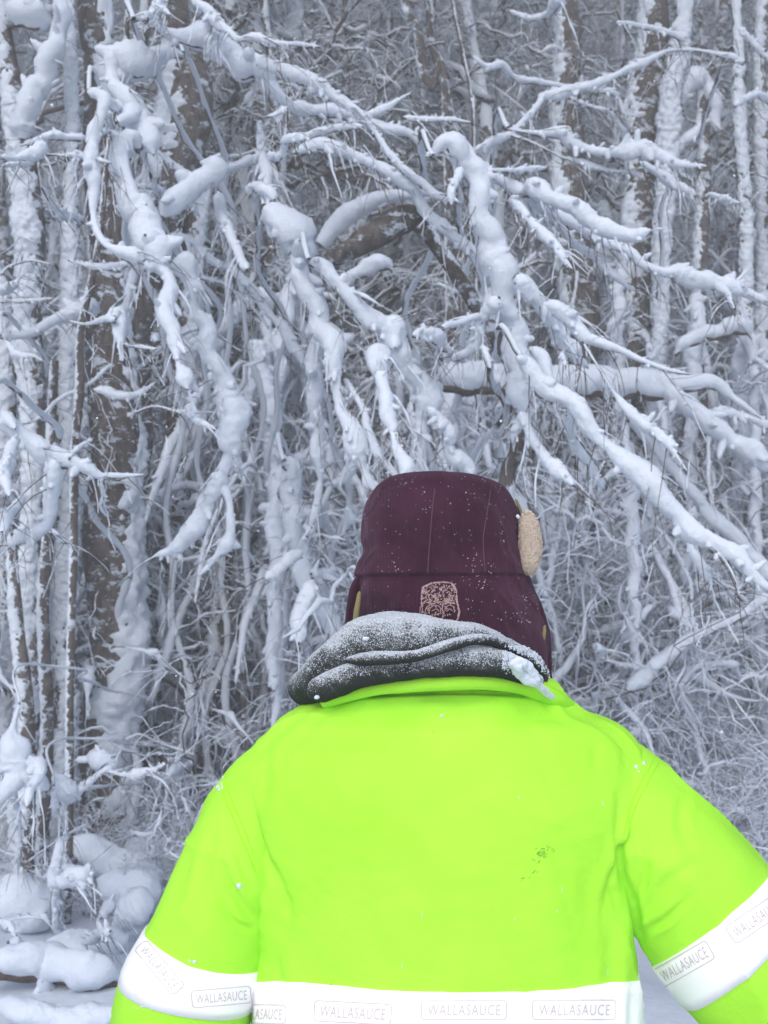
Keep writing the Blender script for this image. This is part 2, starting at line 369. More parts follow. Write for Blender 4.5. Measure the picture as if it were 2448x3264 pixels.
for i in range(26):
    p, m = P(1285 + rng.uniform(-40, 55), 682 + rng.uniform(-12, 14), 4.62)
    dv = np.array([rng.uniform(-.06, .05), -.03, rng.uniform(-.01, .03)])
    b.tube(np.linspace(p, p + dv, 5), np.linspace(.009, .002, 5), 5)
b.build('torn_wood', SPLIT, e)

# ---- bent trees and boughs in front
thing_of_boughs('bent_tree', 'top-left arching tree whose snow boughs sweep down to the centre', 'tree', 4.3, [
 'A 860 130 40;A 950 110 60;A 1080 200 60;A 1220 250 130;A 1350 250 170;A 1450 330 160;A 1560 430 160;B 0 430 150;B 70 540 110;B 150 620 75;B 200 670 60;B 270 690 80;B 380 720 80;B 480 720 90;B 600 740 90;B 720 790 70;B 860 840 80;B 980 870 60;B 1080 950 50;B 1150 1000 40',
 'B -10 390 60;B 120 440 80;B 250 490 100;B 380 540 100;B 490 610 80;B 590 680 55;B 680 750 40;B 780 870 36;B 850 990 44;B 950 1090 48;B 1050 1170 52;B 1130 1240 50;B 1200 1270 40;B 1245 1300 36',
 'B 130 1040 70;B 165 980 60;B 180 900 56;B 300 880 60;B 420 850 50;B 540 820 45;B 680 810 30',
 'B 225 980 30;B 400 930 90;B 520 960 80;B 640 1010 70;B 780 1070 80;B 900 1150 80;B 1000 1220 80;B 1060 1310 80;B 1130 1410 80;B 1230 1490 80;B 1320 1570 80;B 1400 1650 70;E 1460 80 60',
 'B 690 760 50;B 760 730 60;B 850 680 50;B 930 630 22;B 1000 590 10',
 'A 1000 40 60;A 1050 60 40;A 1110 100 12', 'A 960 120 60;A 1000 60 60;A 1030 -20 60',
 'B 940 750 20;B 1010 765 35;B 1120 770 35;B 1240 770 30;B 1380 790 8',
 'A 1250 10 50;A 1330 60 60;A 1400 130 70;A 1470 200 50;A 1540 250 30;A 1650 240 50;B 90 270 40;B 200 280 30;B 400 300 20',
 'B -10 260 16;B 80 300 14;B 180 270 10', 'B 200 690 30;B 120 740 36;B 60 750 14', 'B 130 750 20;B 140 790 14'], seed=1)
thing_of_boughs('bent_tree', 'centre tree bowed under a thick white snow column above the hat', 'tree', 4.0, [
 'B 1130 1010 50;B 1200 930 110;B 1260 940 160;B 1320 1010 140;B 1400 1080 150;B 1430 1200 150;B 1430 1320 120;B 1440 1430 130;B 1500 1540 200;B 1550 1640 230;E 1560 60 230;E 1580 180 180;E 1600 290 160;F 10 400 150;F 40 500 150;F 30 620 160;F 60 760 160;F 60 900 150;F 80 1000 110;F 60 1080 90;F 20 1150 50;F 20 1230 36',
 'F 60 1000 70;F 130 1140 60;F 180 1230 70;F 230 1320 80;F 310 1370 100;F 370 1430 60;F 400 1470 20',
 'B 1320 1080 60;B 1290 1160 60;B 1250 1230 60;B 1250 1320 30',
 'E 1560 260 90;E 1480 350 90;E 1440 420 70;E 1430 520 70;E 1380 600 60;E 1290 640 50;E 1180 640 40',
 'E 1440 380 50;E 1300 420 40;E 1190 450 50', 'E 1450 560 30;E 1480 640 40;E 1510 720 16'], seed=2)
thing_of_boughs('bent_tree', 'right-hand tree fanning long snow branches toward the right edge', 'tree', 4.4, [
 'B 1420 1060 80;B 1500 1120 80;B 1600 1180 90;C 50 1240 90;C 130 1290 90;C 280 1370 80;C 400 1440 70;C 520 1510 80;C 640 1570 70;C 760 1620 60;F 850 40 60;F 980 100 60;F 1090 90 110;F 1200 140 120;F 1340 180 110;F 1450 200 90;F 1540 240 60;F 1670 290 60',
 'C 0 1280 60;C 70 1360 60;C 150 1440 60;C 220 1530 80;C 300 1590 60;F 330 0 50;F 400 75 14',
 'C 90 1370 70;C 180 1410 60;C 300 1400 10',
 'C 250 1390 40;C 350 1500 50;C 430 1580 50;C 520 1640 60;F 620 80 60;F 700 140 50;F 780 200 30;F 870 245 10',
 'C 70 1220 90;C 170 1210 140;C 250 1270 110;C 330 1310 90;C 450 1350 110;C 540 1430 110;C 640 1490 100;C 760 1520 70;C 850 1500 90;C 910 1480 40',
 'B 1520 1100 30;B 1640 1100 30;C 30 1100 40;C 120 1090 45;C 240 1080 12',
 'F 1440 170 30;F 1500 110 20;F 1530 80 12', 'F 1380 220 40;F 1420 280 24;F 1440 330 10'], seed=3)
thing_of_boughs('bent_tree', 'branch tree with pillowed snow crossing the dark trunks, upper right', 'tree', 5.2, [
 'C -20 830 20;C 70 845 20;C 180 855 40;C 320 870 90;C 400 920 80;C 500 960 60;C 620 985 60;C 740 980 100;C 860 970 120;C 960 1000 90;C 1060 1050 60;C 1170 1070 35;C 1260 1070 28',
 'C 830 1040 30;C 920 1100 50;C 1010 1160 60;C 1100 1210 60;C 1200 1255 40', 'C 1050 1070 30;C 1110 1130 25;C 1170 1165 12',
 'C 1270 1250 25;C 1380 1280 40;C 1480 1310 12', 'C 0 870 20;C 150 920 15;C 320 1010 12;C 430 1040 40;C 560 1080 45;C 640 1100 20;C 780 1110 30;C 830 1140 40'], seed=4)
thing_of_boughs('bent_tree', 'slim frosted branch tree slanting up to the right near the top edge', 'tree', 6.0, [
 'C 1500 410 40;C 1400 360 40;C 1250 330 22;C 1110 320 25;C 1000 330 25;C 900 380 40;C 800 430 60;C 680 480 40;C 560 540 60;C 440 570 60;C 320 600 80;C 210 620 60;C 190 660 40;C 100 760 40;C 0 860 40;B 1560 890 60;B 1400 980 60',
 'C 370 620 22;C 500 680 26;C 640 730 28;C 710 820 36;C 740 890 36', 'C 520 590 40;C 640 590 40;C 700 640 30;C 730 740 25',
 'C 420 575 20;C 300 550 40;C 180 530 40;C 60 510 50;C 0 480 40;B 1580 420 50;B 1480 430 44;B 1390 360 30',
 'C 680 150 30;C 800 160 30;C 950 190 40;C 1080 240 40;C 1110 320 30', 'C 900 340 20;C 960 420 14;C 1060 520 10',
 'C -10 70 20;C 100 110 40;C 220 100 50;C 280 40 90;C 340 -20 80','C 1440 680 40;C 1520 630 45;C 1600 610 40;C 1659 640 60', 'C 1480 180 50;C 1540 260 40;C 1620 340 40;C 1690 400 40'], seed=5)
thing_of_boughs('bent_tree', 'sapling pressed into two hanging snow ropes left of the hat', 'tree', 4.5, [
 'B 40 1330 60;B 120 1400 180;B 220 1500 250;B 300 1620 200;E 250 20 130;E 280 110 130;E 320 220 135;E 390 350 160;E 410 450 150;E 480 560 140;E 500 680 120;E 500 780 90;E 520 900 60;E 540 990 60;E 590 1080 110;E 640 1190 150;E 660 1290 100;E 690 1380 44;E 720 1450 90;E 780 1510 60',
 'E 400 450 100;E 370 580 100;E 370 720 110;E 370 860 110;E 380 1000 90;E 390 1130 90;E 390 1250 90;E 400 1340 70;E 410 1440 40;E 390 1540 50;E 360 1670 56;E 340 1760 20',
 'E 560 780 30;E 620 870 40;E 690 1000 50;E 720 1120 50;E 760 1230 60;E 800 1300 30'], seed=6)
thing_of_boughs('bent_tree', 'sapling with swollen snow lumps hanging straight down to the hat', 'tree', 4.2, [
 'E 330 20 60;E 430 60 90;E 520 160 90;E 600 260 90;E 680 350 100;E 780 420 130;E 870 460 180;E 900 570 170;E 930 680 130;E 1020 770 110;E 1090 850 160;E 1090 950 150;E 1060 1050 80;E 1060 1150 80;E 1060 1260 60;E 1070 1380 90',
 'E 1100 970 80;E 1180 1050 80;E 1230 1140 110;E 1230 1230 70;E 1290 1300 120;E 1350 1350 90;E 1400 1450 50',
 'E 760 600 90;E 770 640 150;E 800 750 100;E 820 880 90;E 840 1000 100;E 870 1100 60;E 880 1180 40;E 920 1270 80;E 960 1340 90;E 930 1420 60', 'E 1000 500 30;E 1120 500 110;E 1200 570 70;E 1290 620 30'], seed=7)
thing_of_boughs('bent_tree', 'smooth single white bough running down behind the left of the hood', 'tree', 5.0, [
 'S 905 1470 50;S 925 1500 66;S 930 1620 62;S 955 1770 70;S 1010 1900 76;S 1065 2000 60;S 1120 2080 40', 'S 960 1760 40;S 900 1800 40;S 850 1850 40', 'S 1000 1850 50;S 960 1950 60;S 950 2050 50', 'S 990 1830 30;S 1040 1830 40;S 1080 1850 20'], seed=8)
thing_of_boughs('bent_tree', 'thin drooping sapling in the gap between the two left snow cascades', 'tree', 4.9, [
 'A 1060 1530 40;A 1200 1540 60;A 1290 1600 50;D 1390 30 50;D 1500 80 60;D 1600 180 60;E 20 280 60;E 110 400 50;E 180 470 80;E 260 620 70;E 310 700 20',
 'A 1400 1250 60;A 1440 1400 80;A 1490 1520 60;A 1540 1640 60;D 1590 80 60', 'D 1290 130 25;D 1420 160 25;D 1540 240 20;D 1650 350 20;E 80 460 20',
 'A 880 1200 30;A 1020 1210 40;A 1100 1280 40;A 1220 1320 60;A 1290 1390 20','A 1000 960 20;A 1130 1070 40;A 1240 1130 20'], seed=9)
thing_of_boughs('bent_tree', 'big snow mound hanging in front of the leaning curled-bark trunk, top left', 'tree', 4.7, [
 'A 1180 350 50;A 1080 340 90;A 960 400 170;A 850 400 230;A 760 400 170;A 710 470 90;A 740 560 100;A 820 640 130;A 900 760 170;A 950 890 140;A 1000 1000 60',
 'A 1300 1050 70;A 1380 1090 150;A 1280 1160 140;A 1200 1230 150;A 1130 1300 150;A 1050 1400 110', 'A 1380 1090 70;A 1500 1080 50;A 1600 1040 50;B 20 1020 60;B 130 1000 50',
 'B 20 780 40;B 20 900 50;B 40 1030 70;B 60 1150 90;B 80 1240 70;B 130 1210 30','A 1600 1250 60;A 1640 1200 60;B 70 1230 90;B 110 1290 40'], seed=10)
thing_of_boughs('bent_tree', 'tall left cascade of snow pillows ending in a fan of twigs', 'tree', 4.4, [
 'A 910 960 100;A 850 920 140;A 770 960 140;A 790 1080 110;A 830 1200 90;A 850 1300 180;A 900 1380 220;A 960 1500 200;A 1000 1600 200;D 1020 20 180;D 1070 100 90;D 1090 180 90;D 1080 280 110;D 1070 380 110;D 1120 500 110;D 1140 620 60;D 1150 690 40;D 1190 770 130;D 1215 850 50',
 'D 1130 0 100;D 1200 60 180;D 1230 150 110;D 1240 250 64;D 1260 350 70;D 1320 430 130;D 1330 530 130;D 1360 640 100;D 1430 750 110;D 1480 860 160;D 1490 960 180;D 1500 1060 170;D 1490 1160 150;D 1490 1260 120;D 1450 1340 80;D 1430 1440 80;D 1470 1560 50;G 1490 20 50;G 1490 100 60;G 1450 200 90;G 1390 280 40;G 1290 390 26',
 'D 1440 1380 90;D 1380 1500 130;D 1330 1600 130;G 1250 100 120;G 1120 220 80;G 990 270 24', 'D 870 1000 10;D 1000 960 14;D 1130 990 18;D 1220 1010 50;D 1290 1060 50;D 1390 1110 16',
 'D 1270 1040 30;D 1230 900 20;D 1210 830 20','D 1500 1280 30;D 1540 1370 50;D 1560 1400 20'], seed=11)
thing_of_boughs('bent_tree', 'left spiky sapling with claw-like snow twigs before the mottled trunk', 'tree', 4.2, [
 'A 570 590 50;A 670 640 90;A 650 720 70;A 630 790 70;A 600 860 90;A 590 960 90;A 600 1080 110;A 600 1200 90;A 600 1330 50;A 610 1450 44;A 650 1540 50;A 730 1600 50;A 850 1640 110;D 930 20 60',
 'A 670 640 70;A 750 690 60;A 830 710 30;A 920 725 12', 'A 560 890 60;A 430 890 50;A 340 870 60;A 240 900 40;A 130 940 10', 'A 260 920 60;A 230 980 90;A 100 1020 40;A 0 1010 40', 'A -20 1070 15;A 150 1055 40;A 210 1040 40',
 'A 620 840 60;A 710 850 24', 'A 230 990 12;A 400 1000 16;A 520 1000 50;A 640 1030 30;A 720 1050 10', 'A 270 1200 30;A 320 1300 36;A 380 1380 70;A 460 1400 50;A 550 1410 24',
 'D 440 15 10;D 560 50 36;D 700 60 50;D 820 40 50', 'D 860 80 70;D 830 200 60;D 815 300 40;D 770 370 120;D 770 440 90;D 780 510 90;D 780 570 30;D 785 670 40', 'D 740 400 50;D 670 400 50;D 560 430 20;D 450 410 10',
 'D 800 560 12;D 900 575 24;D 1010 590 14', 'D 1000 510 60;D 1010 540 10'], seed=12)
thing_of_boughs('bent_tree', 'low left branch tree reaching right with thin pointed snow tips', 'tree', 3.9, [
 'D -30 990 120;D 30 1060 140;D 90 1110 130;D 200 1190 110;D 300 1270 150;D 430 1310 120;D 560 1360 100;D 650 1410 60;D 720 1410 40;D 930 1400 18',
 'D 640 1430 30;D 665 1530 30;D 660 1600 44;G 700 20 20', 'D 100 1160 60;D 60 1300 90;D 20 1400 110;D 60 1540 24', 'D 360 1300 80;D 340 1450 90;D 325 1600 80;G 300 60 90;G 150 150 90;G 20 195 16', 'D 440 1290 30;D 520 1220 35;D 600 1165 10',
 'D 170 1540 50;D 80 1630 70;G 40 30 90;G 20 110 50', 'G 320 100 50;G 370 150 40;G 425 185 10', 'G 110 190 16;G 90 300 14'], seed=13)
thing_of_boughs('young_tree', 'frosted twig tree curving over the two left white trunks', 'tree', 5.0, [
 'D 0 510 30;D 100 510 40;D 230 470 60;D 350 410 60;D 470 350 110;D 580 320 120;D 620 380 50', 'D -20 285 16;D 150 280 24;D 340 265 20', 'D 40 540 20;D 100 620 50;D 220 640 24;D 280 670 8',
 'D 150 1070 15;D 250 1040 20;D 360 930 25;D 480 860 25;D 600 800 25;D 680 720 25;D 730 690 20', 'D 600 850 20;D 700 870 70;D 800 890 60;D 900 880 40;D 1010 800 10', 'D 0 110 20;D 80 50 16;D 200 20 12;D 320 40 10', 'D -20 220 40;D 60 200 60;D 130 130 14;D 180 80 6'], seed=14)
thing_of_boughs('snowy_bush', 'small bush holding a round snow ball before the mottled trunk base', 'bush', 4.5, [
 'J 300 870 30;J 330 850 90;J 380 920 110;J 460 890 50;J 560 810 30;J 600 780 70;J 570 730 130;J 500 735 40;J 420 740 44', 'J 600 800 20;J 680 820 22;J 760 820 60;J 860 790 26;J 925 760 20', 'J 300 900 30;J 305 990 40;J 300 1050 14'], seed=15, rootr=.012)
thing_of_boughs('snowy_bush', 'bush heaped into a snow tower at the lower left edge', 'bush', 4.4, [
 'J 110 420 20;J 80 540 40;J 60 620 120;J 80 700 170;J 90 820 180;J 30 900 100;J 0 980 60', 'J 160 760 60;J 205 770 90;J 220 830 60;J 170 900 60;J 150 1000 30', 'J 60 900 60;J 100 1020 30;J 110 1200 30;J 100 1350 20', 'J 0 1640 40;J 50 1660 40;J 90 1730 20'], seed=16, rootr=.012)
thing_of_boughs('snowy_bush', 'low bush with horned snow lumps under the mottled trunk', 'bush', 4.6, [
 'J 330 1180 50;J 320 1300 60;J 310 1380 100;J 400 1400 130;J 480 1370 90;J 510 1330 20', 'J 470 1400 50;J 490 1500 30', 'J 300 1440 50;J 310 1560 40;J 320 1680 40;J 400 1720 60', 'J 470 1760 40;J 540 1720 70;J 620 1690 50', 'J 550 1620 30;J 600 1560 60;J 640 1500 20', 'J 150 1310 8;J 330 1180 10;J 480 1100 20'], seed=17, rootr=.012)
# ---- fallen logs
def fallen(name, label, specs, Y, seed, bmt=BARK_RED, cat='fallen tree'):
    q = path_pts(specs[0], Y); mid = q[len(q) // 2, :3]
    e = empty(name, (mid[0], mid[1], mid[2]), label, cat)
    for i, s in enumerate(specs): bough(e, s, Y + i * .02, .1, seed + i, .35, .45 if i == 0 else .25, 'log' if i == 0 else 'branch', fat=1.05, knobs=i > 0)
    return e
fallen('fallen_tree', 'long horizontal log buried in thick snow right of centre', ['E 1150 780 120;E 1300 770 180;E 1500 760 190;F 100 770 190;F 300 790 190;F 500 790 200;F 750 800 190;F 950 810 170;F 1100 810 110;F 1250 800 90;F 1340 820 90;F 1420 890 50;F 1520 970 36;F 1620 1040 16',
   'F 980 740 60;F 1000 850 90;F 1100 920 110;F 1210 1000 110;F 1290 1080 110;F 1400 1160 100;F 1500 1220 120;F 1590 1290 120;F 1700 1370 100', 'F 1300 980 30;F 1400 1000 50;F 1520 1030 50;F 1670 1090 50'], 5.9, 40)
fallen('fallen_tree', 'diagonal half-bare log sloping down to the right edge', ['S 2000 1330 24;S 2100 1440 30;S 2200 1560 36;S 2266 1640 42;S 2345 1714 46;S 2460 1845 52'], 6.3, 44)
fallen('fallen_tree', 'low log under a thick snow cushion at the bottom left corner', ['J -60 1860 170;J 60 1850 170;J 200 1850 180;J 340 1890 190;J 470 1890 190;J 580 1910 160;J 660 1960 100', 'J 250 1940 90;J 240 2040 80;J 210 2150 110', 'J 340 2080 90;J 450 2060 110;J 580 2040 80;J 660 2000 60', 'J 40 1760 60;J 110 1780 60;J 180 1800 50'], 4.1, 48)
fallen('fallen_tree', 'arched snow-topped limb under the snapped trunk', ['E 570 190 60;E 620 120 80;E 720 60 100;E 820 30 90;E 870 80 50', ], 6.9, 52)
fallen('fallen_tree', 'long snow-edged pole rising to the right edge behind the right shoulder', ['S 2448 1895 30;S 2350 1965 26;S 2230 2020 30;S 2140 2080 40;S 2060 2150 46;S 2000 2200 30'], 5.9, 56)
fallen('bent_tree', 'arched snow-capped sapling low at the right above the horizontal log', ['F 1060 620 40;F 1150 530 90;F 1250 490 90;F 1400 450 110;F 1500 450 90;F 1560 520 30'], 7.2, 58, cat='tree')
# the long sagging bough that passes the hat on its right
thing_of_boughs('bent_tree', 'long sagging snow bough sloping from the column to the right edge', 'tree', 3.8, [
 'F 60 640 120;F 150 760 130;F 250 840 120;F 350 900 120;F 430 980 130;F 500 1070 120;F 560 1150 80;F 640 1240 90;F 740 1310 120;F 840 1380 150;F 900 1480 160;F 980 1570 130;F 1080 1650 110;H 1120 60 140;H 1200 130 130;H 1320 190 110;H 1430 260 130;H 1520 340 100;H 1600 420 70;H 1690 500 60',
 'F 20 120 100;F 130 220 120;F 200 330 90;F 280 430 90;F 330 530 110;F 400 600 110;F 450 670 50;F 500 710 20', 'F 210 300 60;F 320 350 100;F 420 430 90;F 500 520 80;F 620 570 60;F 740 610 40;F 860 670 36;F 1000 720 30;F 1150 750 14',
 'F 460 540 10;F 560 700 14;F 650 850 16;F 740 960 60;F 840 1060 70;F 940 1130 60;F 1020 1210 70;F 1060 1270 30;F 1140 1380 12', 'F 360 1000 60;F 390 1140 60;F 440 1240 80;F 500 1340 60;F 550 1420 50;F 600 1500 14', 'F 120 580 60;F 200 640 100;F 240 740 80;F 260 800 30',
 'H 1150 170 60;H 1180 260 60;H 1240 340 70;H 1290 430 30;H 1290 490 10', 'H 1250 370 24;H 1340 450 18;H 1450 530 10', 'F 330 620 40;F 350 700 24'], seed=18)
# snow heaps at the trunk's foot
b = MB(); e = empty('snow_drift', (-.9, 5.6, 0), 'rounded snow heaps around the foot of the thickest trunk', 'snow drift')
b = None
for i, (sp_, Y) in enumerate([('J -60 1500 160;J 60 1490 230;J 180 1560 230;J 270 1660 170', 5.0), ('J 260 1720 120;J 360 1760 190;J 500 1780 190;J 640 1730 170;J 720 1700 120', 4.7), ('J -40 2060 120;J 60 2080 150;J 180 2120 140;J 330 2160 130;J 520 2150 150;J 680 2100 150', 3.8), ('J 360 1160 60;J 420 1180 120;J 520 1220 160;J 620 1300 180;J 700 1330 200;J 780 1350 200;J 900 1380 160', 5.5), ('J 540 1380 120;J 640 1420 200;J 760 1440 230;J 900 1460 230', 5.2), ('J 680 1240 90;J 780 1220 130;J 900 1230 130', 6.0), ('J 640 1700 80;J 700 1600 140;J 780 1530 200;J 860 1500 200', 4.9)]):
    b = MB(); g = cr(path_pts(sp_, Y), 60); snow_tube(b, g[:, :3] - [0, 0, .02], g[:, 3] * np.sin(np.clip(np.minimum(np.arange(60), 59 - np.arange(60)) / 15, .004, 1) * 1.5708) ** .7, 28, .13, i * 3.); b.build('heap', SNOW, e)

# ------------------------------------------------------------------ thicket: prototypes, then copies
def branchy(bb, sb, p, dr, L, r, depth, rnd, snow=1., droop=.2, k=4, up=0.):
    n = max(9, min(24, int(L / .05))); t = np.linspace(0, 1, n)[:, None]
    dr = dr / np.linalg.norm(dr); sd = rnd.normal(size=3) * .10; sd2 = rnd.normal(size=3) * .012; ph_ = rnd.uniform(0, 6)
    c = p + dr * L * t + np.array([0, 0, -droop * L]) * t ** 2 + sd * L * t * (1 - t) + sd2 * L * np.sin(t * 11 + ph_) + np.cumsum(rnd.normal(size=(n, 3)), 0) * L * .022
    rr = r * (1 - .72 * t[:, 0]); bb.tube(c, rr, k)
    tg = np.gradient(c, axis=0); tg /= np.linalg.norm(tg, axis=1)[:, None]; hz = np.hypot(tg[:, 0], tg[:, 1])
    sr = rr * .75 + snow * (.0010 + .0026 * rnd.random() ** 2) * (.75 + .45 * np.sin(t[:, 0] * rnd.uniform(9, 30) + rnd.uniform(0, 6))) * rnd.uniform(.7, 1.3, n)
    sr = np.maximum(sr, .002); sr[-1] = .001
    if depth > 0 and rnd.random() < .35:   # a pillow of snow caught on the twig
        f0 = rnd.uniform(.1, .8); wd = rnd.uniform(.08, .25); sr = sr + snow * rnd.uniform(.005, .019) * np.exp(-((t[:, 0] - f0) / wd) ** 2)
    sr[-1] = .001
    if rnd.random() < .8: snow_tube(sb, c + np.array([.2, -.25, 1]) * (sr * .75)[:, None] * (.35 + .65 * hz[:, None]), sr * (.75 + .5 * hz), 7, .24, rnd.uniform(0, 60))
    if depth > 0:
        m = int(rnd.integers(9, 14)) if depth > 1 else int(rnd.integers(5, 9))
        for _ in range(m):
            i = int(rnd.uniform(.2, .97) * (n - 1))
            d2 = tg[i] * rnd.uniform(.2, .9) + rnd.normal(size=3) * .62 + [0, 0, up]
            branchy(bb, sb, c[i], d2, L * (rnd.uniform(.2, .42) if depth > 1 else rnd.uniform(.25, .5)), rr[i] * .6, depth - 1, rnd, snow, droop * 1.2, 3, up)
PROTO = []
def shrub_proto(seed, h=2.2, stems=7, spread=.6, snow=1.):
    rnd = np.random.default_rng(seed); bb, sb = MB(), MB()
    for i in range(stems):
        a = rnd.uniform(0, 6.28); dr = np.array([math.cos(a) * spread, math.sin(a) * spread, 1.]) + rnd.normal(size=3) * .15
        branchy(bb, sb, np.array([rnd.uniform(-.2, .2), rnd.uniform(-.2, .2), -.1]), dr, h * rnd.uniform(.6, 1.1), rnd.uniform(.006, .014), 2, rnd, snow, .22)
    e = empty('snowy_bush', (0, 0, 0), 'x', 'bush'); bo = bb.build('branches', TWIG, e); sb.build('snow', RIME if snow < 1.2 else SNOW, bo); return e
def tree_proto(seed, h=9., r=.11, limb0=.12, nl=26, snow=1.2):
    rnd = np.random.default_rng(seed); e = empty('snowy_tree', (0, 0, 0), 'x', 'tree')
    n = 110; z = np.linspace(-.4, h, n); s = (z + .4) / (h + .4)
    c = np.stack([.35 * np.sin(s * 2.4 + seed) + .06 * np.sin(s * 13 + seed), .25 * np.sin(s * 3 + seed * 2), z], -1); rr = r * (1 - .8 * s) + .008
    b = MB(); b.tube(c, rr, 14, lambda p, d: .06 * pn(p, 9, seed)); o = b.build('trunk', FARBARK, e)
    b = MB(); a = seed * 1.3; sv = np.array([math.cos(a) * .8, -.7, 0])
    b.tube(c + sv * rr[:, None] * .3, rr * .92, 16, lambda p, d: .2 * pn(p * [1, 1, .7], 12, seed + 1) + .12 * pn(p, 40, seed)); b.build('snow', RIME, o)
    bb, sb = MB(), MB()
    for i in range(nl):
        i0 = int(rnd.uniform(limb0, .97) * (n - 1)); a = rnd.uniform(0, 6.28)
        dr = np.array([math.cos(a), math.sin(a), rnd.uniform(0.1, 1.2)])
        branchy(bb, sb, c[i0], dr, rnd.uniform(.8, 2.4) * (1.15 - .5 * s[i0]), rr[i0] * .35 + .004, 2, rnd, snow, .3)
    bo = bb.build('branches', TWIG, e); sb.build('snow', RIME, bo); return e
def kids(o): return [c for c in bpy.data.objects if c.parent == o]
def tree_of(e): return (e, [(k, kids(k)) for k in kids(e)])
def copy_tree(tr, loc, rz, sc, label, group):
    e, ks = tr; c = e.copy(); COL.objects.link(c); c.location = loc; c.rotation_euler = (rng.uniform(-.06, .06), rng.uniform(-.06, .06), rz); c.scale = (sc, sc, sc)
    c['label'] = label; c['group'] = group
    for k, gs in ks:
        a = k.copy(); COL.objects.link(a); a.parent = c
        for g in gs: b = g.copy(); COL.objects.link(b); b.parent = a
    return c
SH = [tree_of(shrub_proto(100 + i, rng.uniform(1.7, 2.9), 6 + i % 3, rng.uniform(.35, .9), 1.0 + .4 * (i % 3))) for i in range(7)]
TR = [tree_of(tree_proto(200 + i, rng.uniform(7.5, 11), rng.uniform(.06, .13), .1, 24)) for i in range(6)]
def bent_proto(seed):
    rnd = np.random.default_rng(seed); e = empty('bent_tree', (0, 0, 0), 'x', 'tree'); h = rnd.uniform(1.6, 3.4); a = rnd.uniform(-1, 1)
    top = np.array([a * .5, rnd.uniform(-.3, .1), h]); pts = [[0, 0, -.1, .03], [a * .1, 0, h * .5, .032], [*(top * [.7, 1, .93]), .035], [*top, .05], [a * .9, -.2, h * .93, .055], [a * 1.25, -.3, h * .72, .05], [a * 1.45, -.35, h * .42, .03]]
    bough(e, pts, 0, 0, seed, .5, .5, 'trunk', fat=1.)
    for k in range(8):
        z = h * rnd.uniform(.45, 1.); u = z / h; x = a * .5 * u ** 2; sd = rnd.choice([-1, 1]); L = rnd.uniform(.5, 1.2); r = rnd.uniform(.010, .030); y = rnd.uniform(-.5, .2)
        bough(e, [[x, 0, z, r * .5], [x + sd * L * .3, y * .4, z + .08, r], [x + sd * L * .62, y * .8, z - L * .22, r * rnd.uniform(.8, 1.3)], [x + sd * L * .85, y, z - L * .62, r], [x + sd * L * .95, y, z - L * 1.0, r * .4]], 0, 0, seed * 9 + k, .6, fat=1.)
    return e
BT = [tree_of(bent_proto(300 + i)) for i in range(6)]
used = set()
def place(kind, i, x, y, sc, label, group):
    tr = {'s': SH, 't': TR, 'b': BT}[kind][i]; z = float(gz(x, y)) - .03
    if (kind, i) not in used:
        used.add((kind, i)); e = tr[0]; e.location = (x, y, z); e.rotation_euler = (0, 0, rng.uniform(0, 6.28)); e.scale = (sc,) * 3; e['label'] = label; e['group'] = group
    else: copy_tree(tr, (x, y, z), rng.uniform(0, 6.28), sc, label, group)
def where(x, y):
    s = x / y; px = 1224 + s * F
    for lim, t_ in ((230, 'behind the white trunks at the left edge'), (520, 'behind the thickest mottled trunk'), (820, 'behind the tall left cascade of snow pillows'), (1130, 'behind the hanging snow ropes left of the hat'), (1450, 'straight above the plum hat'), (1720, 'behind the thick white snow column'), (2020, 'right of the hat, under the sagging bough'), (2280, 'behind the brown trunks at the upper right')):
        if px < lim: return t_
    return 'by the right edge of the picture'
def zone(x, y): 
    s = x / y
    return 'left' if s < -.16 else 'right' if s > .14 else 'middle'
for i in range(60):
    y = 6.8 + 5.2 * (i / 60) + rng.uniform(-.2, .2); s = -.44 + .9 * ((i * .381966) % 1); x = s * y; zn = zone(x, y)
    dp_ = 'deep in the woods' if y > 9.5 else 'in the front row'; wr = where(x, y)
    place('b', i % 6, x, y, rng.uniform(.8, 1.25), 'snow-bowed sapling %s %s' % (dp_, wr), 'snow-bowed saplings %s %s' % (dp_, wr))
# bushes on the lower slope
for i in range(96):
    y = 6.7 + 6.0 * (i / 96) ** 1.1 + rng.uniform(-.2, .2); s = rng.uniform(-.45, .47); x = s * y
    if y < 7.4 and s < -.05: y += .9
    zn = zone(x, y)
    k_ = ('nearest' if y < 8.3 else 'middle' if y < 10.5 else 'farther'); wr = where(x, y); sc_ = rng.uniform(.8, 1.35)
    place('s', i % 7, x, y, sc_, '%s frosted bush of the %s row %s' % ('tall' if sc_ > 1.08 else 'low', k_, wr), 'frosted bushes of the %s row %s' % (k_, wr))
for i in range(120):
    y = 9.0 + 26 * (i / 120) ** 1.25 + rng.uniform(-.5, .5); s = rng.uniform(-.5, .5); x = s * y
    zn = zone(x, y); far = 'far upslope' if y > 17 else 'half way upslope'
    wr = where(x, y); sc_ = rng.uniform(.75, 1.2)
    place('t', i % 6, x, y, sc_, '%s rimed tree %s %s' % ('tall' if sc_ > .97 else 'slim', far, wr), 'trees %s %s' % (far, wr))
for i in range(8):
    y = rng.uniform(5.4, 6.4); x = y * rng.uniform(.33, .44)
    place('s', (i * 3) % 7, x, y, rng.uniform(.45, .75), 'waist-high frosted bush on the flat snow beyond the right sleeve', 'bushes beyond the right sleeve')
for i in range(12):
    y = rng.uniform(5.0, 6.6); x = -y * rng.uniform(.17, .40)
    place('s', i % 7, x, y, rng.uniform(.22, .42), 'knee-high snowed-in bush around the foot of the left trunks', 'low bushes around the left trunks')
